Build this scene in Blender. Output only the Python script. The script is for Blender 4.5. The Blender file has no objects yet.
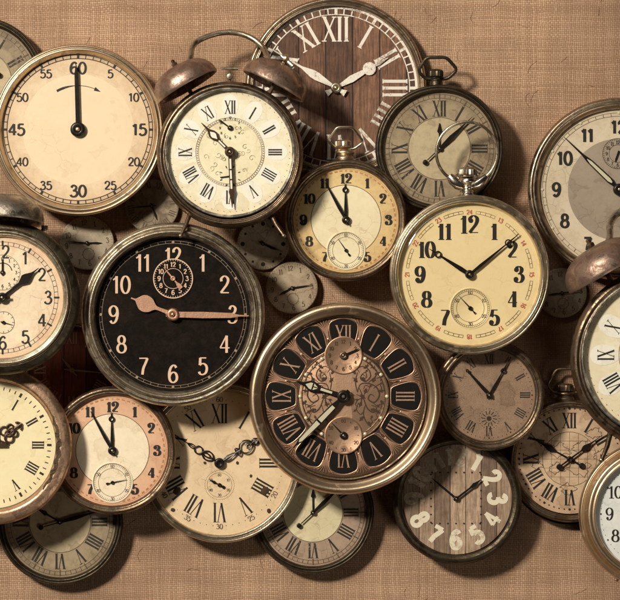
import bpy, math, random
from mathutils import Vector, Matrix, noise as noise_
random.seed(7)
S = 0.0005            # one unit of the plan below = 0.5 mm
D = 3000.0            # camera height in the same units
C = bpy.context.scene.collection
PI = math.pi
def rad(a): return math.radians(a)

# ------------------------------------------------------------------ materials
def nt(name):
    m = bpy.data.materials.new(name); m.use_nodes = True
    t = m.node_tree; b = t.nodes['Principled BSDF']
    return m, t, b
def node(t, typ, **kw):
    n = t.nodes.new(typ)
    for k, v in kw.items():
        if k in n.inputs: n.inputs[k].default_value = v
        else: setattr(n, k, v)
    return n
def coords(t, seed=0.0, kind='Object'):
    tc = node(t, 'ShaderNodeTexCoord'); oi = node(t, 'ShaderNodeObjectInfo')
    ad = node(t, 'ShaderNodeVectorMath', operation='MULTIPLY_ADD')
    ad.inputs[1].default_value = (1, 1, 1)
    t.links.new(tc.outputs[kind], ad.inputs[0])
    cb = node(t, 'ShaderNodeCombineXYZ')
    ma = node(t, 'ShaderNodeMath', operation='MULTIPLY_ADD'); ma.inputs[1].default_value = 3.0; ma.inputs[2].default_value = seed
    t.links.new(oi.outputs['Random'], ma.inputs[0])
    for i in range(3): t.links.new(ma.outputs[0], cb.inputs[i])
    t.links.new(cb.outputs[0], ad.inputs[2])
    return ad.outputs[0]
def noise(t, vec, scale, detail=6, rough=.6, dist=0.0):
    n = node(t, 'ShaderNodeTexNoise'); n.inputs['Scale'].default_value = scale
    n.inputs['Detail'].default_value = detail; n.inputs['Roughness'].default_value = rough
    n.inputs['Distortion'].default_value = dist
    t.links.new(vec, n.inputs['Vector']); return n.outputs['Fac']
def ramp(t, fac, a, b, ca=(0, 0, 0, 1), cb=(1, 1, 1, 1), mid=None):
    r = node(t, 'ShaderNodeValToRGB'); e = r.color_ramp.elements
    e[0].position = a; e[0].color = ca; e[1].position = b; e[1].color = cb
    if mid:
        x = e.new(mid[0]); x.color = mid[1]
    t.links.new(fac, r.inputs[0]); return r.outputs[0]
def mixc(t, fac, a, b, mode='MIX'):
    m = node(t, 'ShaderNodeMix', data_type='RGBA', blend_type=mode)
    for inp, v in ((0, fac), (6, a), (7, b)):
        if isinstance(v, (tuple, list)): m.inputs[inp].default_value = (*v[:3], 1)
        elif isinstance(v, (int, float)): m.inputs[inp].default_value = v
        else: t.links.new(v, m.inputs[inp])
    return m.outputs[2]
def mathn(t, op, a, b=None, c=None):
    m = node(t, 'ShaderNodeMath', operation=op)
    for i, v in enumerate((a, b, c)):
        if v is None: continue
        if isinstance(v, (int, float)): m.inputs[i].default_value = v
        else: t.links.new(v, m.inputs[i])
    return m.outputs[0]
def bump(t, b, h, strength, dist):
    n = node(t, 'ShaderNodeBump'); n.inputs['Strength'].default_value = strength; n.inputs['Distance'].default_value = dist
    t.links.new(h, n.inputs['Height']); t.links.new(n.outputs[0], b.inputs['Normal'])

def metal(name, base, dark, rough=.3, wear=.5, seed=0, bmp=.35, spec=None):
    """aged metal: clean metal broken by patches of dull tarnish, pits and fine scratches"""
    m, t, b = nt(name); v = coords(t, seed)
    n1 = noise(t, v, 150, 8, .68, .6); n2 = noise(t, v, 1100, 4, .6)
    mp = node(t, 'ShaderNodeMapping'); mp.inputs['Scale'].default_value = (2600, 160, 900); mp.inputs['Rotation'].default_value = (0, 0, .9)
    t.links.new(v, mp.inputs[0]); n3 = noise(t, mp.outputs[0], 1, 3, .6)
    w = ramp(t, n1, .62 - .30 * wear, .72 - .18 * wear)
    w2 = mathn(t, 'MAXIMUM', mathn(t, 'MULTIPLY', w, .85), ramp(t, n2, .64 - .08 * wear, .74))
    ge = node(t, 'ShaderNodeNewGeometry'); hi = ramp(t, ge.outputs['Pointiness'], .53, .62)
    w2 = mathn(t, 'MULTIPLY', w2, mathn(t, 'SUBTRACT', 1.0, mathn(t, 'MULTIPLY', hi, .75)))
    col = mixc(t, w2, base, dark)
    col = mixc(t, mathn(t, 'MULTIPLY', hi, .45), col, (min(1, base[0]*1.5), min(1, base[1]*1.5), min(1, base[2]*1.5)))
    col = mixc(t, mathn(t, 'MULTIPLY', n3, .22), col, (dark[0]*.5, dark[1]*.5, dark[2]*.5))
    t.links.new(col, b.inputs['Base Color'])
    t.links.new(mathn(t, 'SUBTRACT', 1.0, mathn(t, 'MULTIPLY', w2, .45)), b.inputs['Metallic'])
    t.links.new(mathn(t, 'ADD', rough, mathn(t, 'ADD', mathn(t, 'MULTIPLY', w2, .28), mathn(t, 'MULTIPLY', n3, .12))), b.inputs['Roughness'])
    h = mathn(t, 'ADD', mathn(t, 'MULTIPLY', n1, .8), mathn(t, 'ADD', mathn(t, 'MULTIPLY', n2, .35), mathn(t, 'MULTIPLY', n3, .12)))
    bump(t, b, h, bmp, .0007)
    return m

def dialmat(name, base, stain, blotch=.5, speck=.4, rough=.5, seed=0, edge=0.0, R=60, tint=None, grain=0.0):
    """aged enamel or paper dial: cloudy mottling, brown foxing, specks; edge = discolouring near the rim (broken by noise)"""
    m, t, b = nt(name); v = coords(t, seed)
    n1 = noise(t, v, 45, 5, .6, .4); n2 = noise(t, v, 260, 8, .7); n3 = noise(t, v, 1500, 3, .6)
    col = mixc(t, mathn(t, 'MULTIPLY', ramp(t, n1, .42, .72), blotch), base, stain)
    col = mixc(t, mathn(t, 'MULTIPLY', ramp(t, n2, .46, .68), blotch), col, stain)
    if tint: col = mixc(t, ramp(t, noise(t, v, 28, 3, .5), .45, .65), col, tint)
    dk = (stain[0]*.35, stain[1]*.3, stain[2]*.28)
    col = mixc(t, mathn(t, 'MULTIPLY', ramp(t, n3, .66, .74), speck), col, dk)
    # fine crazing in patches, and a few larger drip stains with a darker outline
    vo = node(t, 'ShaderNodeTexVoronoi', feature='DISTANCE_TO_EDGE'); vo.inputs['Scale'].default_value = 170
    wv = node(t, 'ShaderNodeVectorMath', operation='MULTIPLY_ADD'); wv.inputs[1].default_value = (.006, .006, 0)
    nn = node(t, 'ShaderNodeTexNoise'); nn.inputs['Scale'].default_value = 180; nn.inputs['Detail'].default_value = 5
    t.links.new(v, nn.inputs['Vector']); t.links.new(nn.outputs['Color'], wv.inputs[0]); t.links.new(v, wv.inputs[2]); t.links.new(wv.outputs[0], vo.inputs['Vector'])
    cr = ramp(t, vo.outputs['Distance'], .012, .03, (1, 1, 1, 1), (0, 0, 0, 1))
    col = mixc(t, mathn(t, 'MULTIPLY', mathn(t, 'MULTIPLY', cr, ramp(t, n1, .50, .62)), min(.75, blotch * .9)), col, dk)
    st = noise(t, wv.outputs[0], 75, 3, .5)
    ol = ramp(t, st, .60, .66, (0, 0, 0, 1), (.45, .45, .45, 1), (.625, (1, 1, 1, 1)))
    col = mixc(t, mathn(t, 'MULTIPLY', ol, min(.8, blotch * 1.1)), col, (stain[0]*.8, stain[1]*.75, stain[2]*.7))
    if grain:
        vo = noise(t, v, 2600, 2, .8)
        col = mixc(t, mathn(t, 'MULTIPLY', ramp(t, vo, .4, .62), grain), col, dk)
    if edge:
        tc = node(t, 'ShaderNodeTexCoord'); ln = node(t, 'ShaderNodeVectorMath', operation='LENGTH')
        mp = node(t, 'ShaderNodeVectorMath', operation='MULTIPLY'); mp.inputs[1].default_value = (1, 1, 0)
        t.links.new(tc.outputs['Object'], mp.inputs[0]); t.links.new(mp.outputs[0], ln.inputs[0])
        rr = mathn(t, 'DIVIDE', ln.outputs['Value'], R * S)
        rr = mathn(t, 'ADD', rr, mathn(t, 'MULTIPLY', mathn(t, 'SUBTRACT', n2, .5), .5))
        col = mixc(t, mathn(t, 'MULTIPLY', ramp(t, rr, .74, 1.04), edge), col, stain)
    t.links.new(col, b.inputs['Base Color']); b.inputs['Roughness'].default_value = rough
    t.links.new(mathn(t, 'ADD', rough - .1, mathn(t, 'MULTIPLY', n2, .3)), b.inputs['Roughness'])
    bump(t, b, mathn(t, 'ADD', n2, mathn(t, 'MULTIPLY', n3, .4)), .18, .0004)
    return m

def inkmat(name, col, rough=.5, wear=.25, under=(.5, .4, .27), metallic=0.0):
    """printed or painted marks: worn through in small flecks"""
    m, t, b = nt(name); v = coords(t, 1.3)
    n2 = noise(t, v, 900, 6, .75)
    lo = noise(t, v, 70, 3, .6)
    w = ramp(t, mathn(t, 'ADD', n2, mathn(t, 'MULTIPLY', mathn(t, 'SUBTRACT', lo, .5), .7)), .74 - .25 * wear, .82 - .2 * wear)
    t.links.new(mixc(t, mathn(t, 'MULTIPLY', w, .8), col, under), b.inputs['Base Color'])
    b.inputs['Roughness'].default_value = rough; b.inputs['Metallic'].default_value = metallic
    bump(t, b, n2, .2, .0002)
    return m

def woodmat(name, a, c, plank, seed=0, gapc=(.03, .018, .012)):
    """weathered vertical boards"""
    m, t, b = nt(name)
    tc = node(t, 'ShaderNodeTexCoord'); v = tc.outputs['Object']
    sp = node(t, 'ShaderNodeSeparateXYZ'); t.links.new(v, sp.inputs[0])
    u = mathn(t, 'ADD', mathn(t, 'DIVIDE', sp.outputs[0], plank * S), seed + .37)
    fl = mathn(t, 'FLOOR', u); fr = mathn(t, 'FRACT', u)
    wn = node(t, 'ShaderNodeTexWhiteNoise', noise_dimensions='1D'); t.links.new(fl, wn.inputs['W'])
    cb = node(t, 'ShaderNodeCombineXYZ')
    t.links.new(mathn(t, 'MULTIPLY', sp.outputs[0], 900), cb.inputs[0])
    t.links.new(mathn(t, 'MULTIPLY', sp.outputs[1], 55), cb.inputs[1])
    t.links.new(mathn(t, 'MULTIPLY', wn.outputs['Value'], 40), cb.inputs[2])
    g = noise(t, cb.outputs[0], 1, 8, .7, 1.2)
    n2 = noise(t, v, 220, 7, .7)
    col = mixc(t, ramp(t, g, .35, .65), c, a)
    col = mixc(t, mathn(t, 'MULTIPLY', ramp(t, n2, .45, .7), .55), col, (c[0]*.7, c[1]*.7, c[2]*.7))
    col = mixc(t, 1.0, col, ramp(t, wn.outputs['Value'], 0, 1, (.45, .38, .34, 1), (1.1, 1.0, .92, 1)), 'MULTIPLY')
    d = mathn(t, 'ABSOLUTE', mathn(t, 'SUBTRACT', fr, .5))
    gap = ramp(t, d, .465, .49)
    col = mixc(t, gap, col, gapc)
    t.links.new(col, b.inputs['Base Color']); b.inputs['Roughness'].default_value = .7
    bump(t, b, mathn(t, 'SUBTRACT', g, mathn(t, 'MULTIPLY', gap, 1.5)), .5, .0005)
    return m

def flat(name, col, rough=.4, met=0.0):
    m, t, b = nt(name); v = coords(t, .7); n = noise(t, v, 500, 5, .6)
    t.links.new(mixc(t, mathn(t, 'MULTIPLY', n, .4), col, (col[0]*.55, col[1]*.5, col[2]*.48)), b.inputs['Base Color'])
    b.inputs['Metallic'].default_value = met
    t.links.new(mathn(t, 'ADD', rough - .1, mathn(t, 'MULTIPLY', n, .25)), b.inputs['Roughness'])
    bump(t, b, n, .15, .0002)
    return m

M = {}
M['bronze'] = metal('dark bronze', (.25, .175, .115), (.055, .036, .024), .28, .55, 1)
M['olive'] = metal('blackened brass', (.115, .09, .06), (.028, .021, .015), .34, .5, 2)
M['brass'] = metal('satin brass', (.74, .58, .41), (.32, .22, .14), .31, .15, 3, .10)
M['umber'] = metal('brown patinated brass', (.50, .385, .275), (.12, .08, .055), .25, .42, 21, .2)
M['gold'] = metal('aged gold', (.74, .56, .385), (.32, .21, .13), .33, .1, 4, .12)
M['pewter'] = metal('tarnished nickel', (.60, .51, .39), (.12, .085, .055), .25, .52, 5, .22)
M['nickel'] = metal('worn nickel', (.64, .55, .42), (.20, .145, .10), .24, .38, 6, .18)
M['silver'] = metal('bright nickel', (.82, .74, .64), (.42, .33, .25), .16, .25, 7, .12)
M['copper'] = metal('worn copper', (.70, .46, .31), (.22, .125, .08), .34, .45, 8, .3)
M['bell'] = metal('rusty copper bell', (.56, .41, .325), (.12, .058, .04), .25, .85, 9, .28)
M['bellsilver'] = metal('pitted nickel bell', (.50, .43, .35), (.06, .047, .037), .24, .68, 19, .5)
M['chip'] = metal('chipped nickel plate', (.95, .88, .76), (.015, .011, .009), .30, 1.0, 10, .4)
M['tin'] = metal('grey tin', (.30, .25, .20), (.10, .08, .06), .4, .5, 11)
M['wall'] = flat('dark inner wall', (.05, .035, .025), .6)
M['ink'] = inkmat('black ink', (.014, .011, .009), .55, .15)
M['inkworn'] = inkmat('worn black ink', (.022, .017, .013), .6, .5, (.42, .32, .2))
M['inkbrown'] = inkmat('brown ink', (.11, .07, .04), .6, .3)
M['inkfaint'] = inkmat('faint ink', (.30, .21, .12), .6, .3)
M['red'] = inkmat('red ink', (.50, .12, .07), .6, .3, (.6, .4, .25))
M['orange'] = inkmat('orange ink', (.48, .22, .08), .6, .4, (.6, .4, .2))
M['white'] = inkmat('worn white paint', (.82, .76, .68), .55, .8, (.25, .16, .11))
M['lume'] = flat('pale green lume', (.62, .58, .42), .5)
M['peach'] = inkmat('copper coloured numerals', (.74, .52, .38), .45, .45, (.3, .17, .11))
M['coppertrim'] = metal('copper filigree', (.68, .44, .31), (.32, .18, .11), .42, .35, 12, .2)
M['blackhand'] = flat('blackened steel', (.018, .014, .012), .3, .3)
M['brownhand'] = flat('brown steel', (.07, .035, .018), .4, .4)
M['copperhand'] = metal('copper hands', (.70, .42, .29), (.36, .19, .12), .42, .35, 13, .2)
M['pearl'] = flat('pale brass pearl', (.85, .72, .50), .3, .2)
M['rust'] = flat('rust spot', (.06, .03, .015), .8)

def burlap():
    m, t, b = nt('burlap'); tc = node(t, 'ShaderNodeTexCoord'); v = tc.outputs['Object']
    w = node(t, 'ShaderNodeTexNoise'); w.inputs['Scale'].default_value = 60; w.inputs['Detail'].default_value = 4
    t.links.new(v, w.inputs['Vector'])
    wob = node(t, 'ShaderNodeVectorMath', operation='MULTIPLY_ADD'); wob.inputs[1].default_value = (.0034, .0034, 0)
    t.links.new(w.outputs['Color'], wob.inputs[0]); t.links.new(v, wob.inputs[2])
    sp = node(t, 'ShaderNodeSeparateXYZ'); t.links.new(wob.outputs[0], sp.inputs[0])
    P = 2.0 * S
    X = mathn(t, 'MULTIPLY', sp.outputs[0], PI / P); Y = mathn(t, 'MULTIPLY', sp.outputs[1], PI / P)
    # plain weave: the warp is over where the cell parity is even, the weft where it is odd
    sx = mathn(t, 'ABSOLUTE', mathn(t, 'SINE', X)); sy = mathn(t, 'ABSOLUTE', mathn(t, 'SINE', Y))
    fx = mathn(t, 'FLOOR', mathn(t, 'DIVIDE', sp.outputs[0], P)); fy = mathn(t, 'FLOOR', mathn(t, 'DIVIDE', sp.outputs[1], P))
    par = mathn(t, 'PINGPONG', mathn(t, 'ADD', fx, fy), 1.0)
    tx = mathn(t, 'POWER', sx, .6); ty = mathn(t, 'POWER', sy, .6)
    hi = mathn(t, 'ADD', mathn(t, 'MULTIPLY', par, mathn(t, 'MULTIPLY', tx, mathn(t, 'ADD', .55, mathn(t, 'MULTIPLY', sy, .45)))),
               mathn(t, 'MULTIPLY', mathn(t, 'SUBTRACT', 1.0, par), mathn(t, 'MULTIPLY', ty, mathn(t, 'ADD', .55, mathn(t, 'MULTIPLY', sx, .45)))))
    # every thread has its own shade and thickness
    wx = node(t, 'ShaderNodeTexWhiteNoise', noise_dimensions='1D'); t.links.new(fx, wx.inputs['W'])
    wy = node(t, 'ShaderNodeTexWhiteNoise', noise_dimensions='1D'); t.links.new(mathn(t, 'ADD', fy, 517.3), wy.inputs['W'])
    thr = mathn(t, 'ADD', mathn(t, 'MULTIPLY', par, wx.outputs['Value']), mathn(t, 'MULTIPLY', mathn(t, 'SUBTRACT', 1.0, par), wy.outputs['Value']))
    mp = node(t, 'ShaderNodeMapping'); mp.inputs['Scale'].default_value = (2400, 400, 1); t.links.new(v, mp.inputs[0])
    f1 = noise(t, mp.outputs[0], 1, 4, .7)
    mq = node(t, 'ShaderNodeMapping'); mq.inputs['Scale'].default_value = (400, 2400, 1); t.links.new(v, mq.inputs[0])
    f2 = noise(t, mq.outputs[0], 1, 4, .7)
    fib = mathn(t, 'ADD', mathn(t, 'MULTIPLY', par, f1), mathn(t, 'MULTIPLY', mathn(t, 'SUBTRACT', 1.0, par), f2))
    col = mixc(t, thr, (.47, .292, .188), (.72, .475, .318))
    col = mixc(t, ramp(t, fib, .3, .7), mixc(t, .35, col, (.27, .15, .09)), col)
    col = mixc(t, ramp(t, hi, .05, .5), (.11, .065, .038), col)
    big = noise(t, v, 11, 5, .65)
    col = mixc(t, mathn(t, 'MULTIPLY', ramp(t, big, .38, .60), .68), col, (.25, .155, .10))
    sl = noise(t, mp.outputs[0], .35, 2, .5)
    col = mixc(t, mathn(t, 'MULTIPLY', ramp(t, sl, .66, .74), .6), col, (.74, .51, .35))
    t.links.new(col, b.inputs['Base Color']); b.inputs['Roughness'].default_value = .95
    b.inputs['Specular IOR Level'].default_value = .15
    bump(t, b, mathn(t, 'ADD', hi, mathn(t, 'MULTIPLY', fib, .5)), .55, .0005)
    return m
M['burlap'] = burlap()

def glassmat():
    """thin watch crystal: clear, with the surface reflection of glass"""
    m = bpy.data.materials.new('watch crystal'); m.use_nodes = True; t = m.node_tree; t.nodes.clear()
    o = node(t, 'ShaderNodeOutputMaterial'); mx = node(t, 'ShaderNodeMixShader')
    tr = node(t, 'ShaderNodeBsdfTransparent'); tr.inputs[0].default_value = (.97, .96, .93, 1)
    gl = node(t, 'ShaderNodeBsdfGlossy'); gl.inputs['Roughness'].default_value = .06
    fr = node(t, 'ShaderNodeFresnel'); ge = node(t, 'ShaderNodeNewGeometry')
    t.links.new(mathn(t, 'SUBTRACT', 1.5, mathn(t, 'MULTIPLY', ge.outputs['Backfacing'], 1.5-1/1.5)), fr.inputs[0])   # a thin pane reflects alike from both sides
    t.links.new(fr.outputs[0], mx.inputs[0]); t.links.new(tr.outputs[0], mx.inputs[1]); t.links.new(gl.outputs[0], mx.inputs[2])
    t.links.new(mx.outputs[0], o.inputs[0]); return m
M['glass'] = glassmat()

# ------------------------------------------------------------------ mesh builder (units: 0.5 mm)
class MB:
    def __init__(s): s.v = []; s.f = []; s.lift = 0.0
    def add(s, vs, fs, mat=None):
        o = len(s.v)
        s.v += [tuple(mat @ Vector(p)) if mat else tuple(p) for p in vs]
        s.f += [tuple(i + o for i in f) for f in fs]
    def lathe(s, prof, seg=144, c=(0, 0), mat=None, capb=False, capt=False, wob=None):
        vs = []; fs = []; n = len(prof)
        for i in range(seg):
            a = 2 * PI * i / seg; ca, sa = math.cos(a), math.sin(a)
            k = 1 + (wob(a) if wob else 0)
            for r, z in prof: vs.append((c[0] + r * k * ca, c[1] + r * k * sa, z))
        for i in range(seg):
            j = (i + 1) % seg
            for q in range(n - 1): fs.append((i*n+q, j*n+q, j*n+q+1, i*n+q+1))
        if capb: fs.append(tuple(i * n for i in range(seg))[::-1])
        if capt: fs.append(tuple(i * n + n - 1 for i in range(seg)))
        s.add(vs, fs, mat)
    def ring(s, r0, r1, z, c=(0, 0), seg=128):
        s.lift = (s.lift + .01) % .3; z += s.lift
        s.lathe([(r1, z), (r0, z)], seg, c)
    def disc(s, r, z, c=(0, 0), seg=24, mat=None):
        s.lift = (s.lift + .01) % .3
        s.add([(c[0] + r*math.cos(2*PI*i/seg), c[1] + r*math.sin(2*PI*i/seg), z + s.lift) for i in range(seg)], [tuple(range(seg))], mat)
    def ribbon(s, pts, ws, z, closed=False, T=None):
        s.lift = (s.lift + .01) % .3
        n = len(pts); L = []; R = []
        for i in range(n):
            if closed: a = pts[i-1]; b = pts[(i+1) % n]
            else: a = pts[max(i-1, 0)]; b = pts[min(i+1, n-1)]
            dx, dy = b[0]-a[0], b[1]-a[1]; l = math.hypot(dx, dy) or 1
            w = (ws[i] if isinstance(ws, (list, tuple)) else ws) / 2
            nx, ny = -dy/l*w, dx/l*w; zz = z + s.lift + .02*i/n
            L.append((pts[i][0]+nx, pts[i][1]+ny, zz)); R.append((pts[i][0]-nx, pts[i][1]-ny, zz))
        fs = [(n+i, n+i+1, i+1, i) for i in range(n-1)]
        if closed: fs.append((2*n-1, n, 0, n-1))
        s.add(L + R, fs, T)
    def poly(s, pts, z0, z1, T=None, ch=0.0):
        n = len(pts)
        A = sum(pts[i][0]*pts[(i+1) % n][1] - pts[(i+1) % n][0]*pts[i][1] for i in range(n))
        if A < 0: pts = pts[::-1]
        vs = [(x, y, z0) for x, y in pts] + [(x, y, z1) for x, y in pts]
        fs = [tuple(range(n))[::-1], tuple(range(n, 2*n))] + [(i, (i+1) % n, n+(i+1) % n, n+i) for i in range(n)]
        s.add(vs, fs, T)
    def tube(s, pts, r, closed=False, seg=10, T=None, caps=True):
        pts = [Vector(p) for p in pts]; n = len(pts); vs = []; fs = []
        up = Vector((0, 0, 1))
        for i in range(n):
            a = pts[i-1] if (closed or i) else pts[0]; b = pts[(i+1) % n] if (closed or i < n-1) else pts[-1]
            d = (b - a).normalized()
            u = up if abs(d.dot(up)) < .95 else Vector((1, 0, 0))
            x = d.cross(u).normalized(); y = x.cross(d)
            rr = r[i] if isinstance(r, (list, tuple)) else r
            for k in range(seg):
                q = 2*PI*k/seg; vs.append(tuple(pts[i] + x*math.cos(q)*rr + y*math.sin(q)*rr))
        m = n if closed else n-1
        for i in range(m):
            j = (i+1) % n
            for k in range(seg):
                l = (k+1) % seg; fs.append((i*seg+k, i*seg+l, j*seg+l, j*seg+k))
        if not closed and caps:
            fs.append(tuple(range(seg))[::-1]); fs.append(tuple((n-1)*seg+k for k in range(seg)))
        s.add(vs, fs, T)
    def build(s, name, mat, parent=None, loc=(0, 0, 0), sharp=35, bevel=0, rot=None):
        me = bpy.data.meshes.new(name)
        me.from_pydata([(x*S, y*S, z*S) for x, y, z in s.v], [], s.f); me.update()
        me.materials.append(M[mat] if isinstance(mat, str) else mat)
        for p in me.polygons: p.use_smooth = True
        me.set_sharp_from_angle(angle=rad(sharp))
        o = bpy.data.objects.new(name, me); C.objects.link(o)
        o.location = Vector(loc) * S
        if rot: o.rotation_euler = rot
        if parent: o.parent = parent
        if bevel:
            b = o.modifiers.new('bevel', 'BEVEL'); b.width = bevel*S; b.segments = 2; b.limit_method = 'ANGLE'; b.angle_limit = rad(50)
        return o

def fillet(p, r=1.2, k=4):
    """round the corners of an open profile"""
    out = [p[0]]
    for i in range(1, len(p)-1):
        a, b, c = Vector(p[i-1]), Vector(p[i]), Vector(p[i+1])
        d1 = min(r, (a-b).length*.48); d2 = min(r, (c-b).length*.48)
        p1 = b + (a-b).normalized()*d1; p2 = b + (c-b).normalized()*d2
        for j in range(k+1):
            q = j/k; out.append(tuple(p1*(1-q)**2 + b*2*q*(1-q) + p2*q*q))
    return out + [p[-1]]

def spline(pts, n=7, closed=False):
    out = []; m = len(pts)
    rng = range(m if closed else m-1)
    for i in rng:
        g = lambda k: Vector(pts[k % m]) if closed else Vector(pts[max(0, min(m-1, k))])
        p0, p1, p2, p3 = g(i-1), g(i), g(i+1), g(i+2)
        for j in range(n):
            t = j/n
            out.append(tuple(.5*((2*p1) + (p2-p0)*t + (2*p0-5*p1+4*p2-p3)*t*t + (3*p1-p0-3*p2+p3)*t**3)))
    if not closed: out.append(tuple(pts[-1]))
    return out
def arc(cx, cy, rx, ry, a0, a1, n=20):
    return [(cx + rx*math.cos(rad(a0+(a1-a0)*i/n)), cy + ry*math.sin(rad(a0+(a1-a0)*i/n))) for i in range(n+1)]
def pol(r, h, c=(0, 0)):
    """clock angle: h in degrees clockwise from 12"""
    return (c[0] + r*math.sin(rad(h)), c[1] + r*math.cos(rad(h)))
def rot(h, c=(0, 0), z=0): return Matrix.Translation((c[0], c[1], z)) @ Matrix.Rotation(-rad(h), 4, 'Z')

# ------------------------------------------------------------------ lettering
G = {
 '0': [('c', arc(.3, .5, .26, .5, 0, 360, 28)[:-1])],
 '1': [('p', [(.32, 1), (.32, 0)]), ('p', [(.32, .98), (.22, .86), (.1, .78)]), ('b', [(.12, 0), (.52, 0)])],
 '2': [('s', [(.1, .7), (.08, .84), (.2, .97), (.34, 1), (.5, .88), (.52, .7), (.42, .48), (.22, .24), (.06, .03)]), ('h', [(.05, .04), (.58, .04)]), ('d', (.13, .72))],
 '3': [('s', [(.1, .8), (.18, .95), (.32, 1), (.47, .88), (.46, .7), (.36, .58), (.22, .54)]), ('s', [(.22, .54), (.4, .52), (.54, .4), (.55, .22), (.44, .05), (.26, 0), (.1, .06), (.06, .18)]), ('d', (.12, .8)), ('d', (.09, .2))],
 '4': [('p', [(.42, 1), (.02, .3)]), ('h', [(.0, .29), (.62, .29)]), ('p', [(.43, 1), (.43, 0)])],
 '5': [('h', [(.12, .97), (.52, .97)]), ('p', [(.14, .97), (.11, .55)]), ('s', [(.11, .55), (.2, .62), (.34, .64), (.5, .54), (.56, .34), (.48, .1), (.28, 0), (.12, .05), (.06, .17)]), ('d', (.1, .18))],
 '6': [('s', [(.5, .86), (.42, .98), (.3, 1), (.14, .84), (.05, .5), (.1, .14), (.3, 0), (.5, .12), (.55, .32), (.48, .52), (.32, .6), (.14, .5), (.07, .36)]), ('d', (.47, .85))],
 '7': [('h', [(.04, .95), (.58, .95)]), ('s', [(.57, .95), (.44, .66), (.3, .36), (.24, 0)])],
 '8': [('c', arc(.3, .755, .2, .235, 0, 360, 22)[:-1]), ('c', arc(.3, .27, .26, .27, 0, 360, 24)[:-1])],
}
G['9'] = [(k, (.6-p[0], 1-p[1])) if k == 'd' else (k, [(.6-x, 1-y) for x, y in p]) for k, p in G['6']]
def glyph(mb, ch, T, h, thick, thin, z, wide=1.0, serif=True, ball=False):
    for k, p in G[ch]:
        if k == 'd':
            if ball: mb.disc(thick*.62, z, (p[0]*h*wide, p[1]*h), 14, T)
            continue
        if k == 'b' and not serif: continue
        pts = [(x*h*wide, y*h) for x, y in p]
        if k == 's': pts = spline(pts, 5)
        if k == 'c': pts = pts
        n = len(pts); ws = []
        for i in range(n):
            a = pts[i-1] if (k == 'c' or i) else pts[0]; b = pts[(i+1) % n] if (k == 'c' or i < n-1) else pts[-1]
            dx, dy = b[0]-a[0], b[1]-a[1]; l = math.hypot(dx, dy) or 1
            v = abs(dy)/l
            w = thin + (thick-thin)*v**1.4
            if ch == '4' and k == 'p' and abs(dx) > .1*h: w = thin*1.15
            if ch == '1' and k == 'p' and abs(dx) > .05*h: w = thin*1.2
            ws.append(w)
        mb.ribbon(pts, ws, z, k == 'c', T)
def textw(s, h, wide, gap): return sum((.44 if c == '1' else .62)*h*wide for c in s) + gap*h*(len(s)-1)
def number(mb, s, c, h, thick, thin, z, wide=1.0, turn=0.0, gap=.06, **kw):
    W = textw(s, h, wide, gap); x = -W/2
    base = rot(turn, c)
    for ch in s:
        off = -.08*h*wide if ch == '1' else .01*h*wide
        glyph(mb, ch, base @ Matrix.Translation((x+off, -h/2, 0)), h, thick, thin, z, wide, **kw)
        x += (.44 if ch == '1' else .62)*h*wide + gap*h
ROM = ['XII', 'I', 'II', 'III', 'IIII', 'V', 'VI', 'VII', 'VIII', 'IX', 'X', 'XI']
def roman(mb, s, c, h, turn, z, thick, thin, serif=.9, wide=1.0):
    Wd = {'I': thick*1.0 + 1.35*thin + .05*h, 'V': .52*h, 'X': .52*h}
    W = sum(Wd[q]*wide for q in s); x = -W/2; T = rot(turn, c); t, b = h/2, -h/2
    for q in s:
        w = Wd[q]*wide; m = x + w/2; g = w*.36
        if q == 'I':
            mb.ribbon([(m, b), (m, t)], thick, z, T=T); se = [(m, b), (m, t)]
        elif q == 'V':
            mb.ribbon([(m-g, t), (m, b)], thick, z, T=T); mb.ribbon([(m+g, t), (m, b)], thin, z, T=T); se = [(m-g, t), (m+g, t)]
        else:
            mb.ribbon([(m-g, t), (m+g, b)], thick, z, T=T); mb.ribbon([(m+g, t), (m-g, b)], thin, z, T=T); se = [(m-g, t), (m+g, t), (m-g, b), (m+g, b)]
        if serif:
            for p in se: mb.ribbon([(p[0]-serif*thick, p[1]), (p[0]+serif*thick, p[1])], thin*.8, z, T=T)
        x += w

def ticks(mb, r0, r1, n, w, z, skip=0, c=(0, 0)):
    for i in range(n):
        if skip and i % skip == 0: continue
        h = 360*i/n; mb.ribbon([pol(r0, h, c), pol(r1, h, c)], w, z)
def tag(o, label, cat, group=None):
    o['label'] = label; o['category'] = cat
    if group: o['group'] = group

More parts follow.
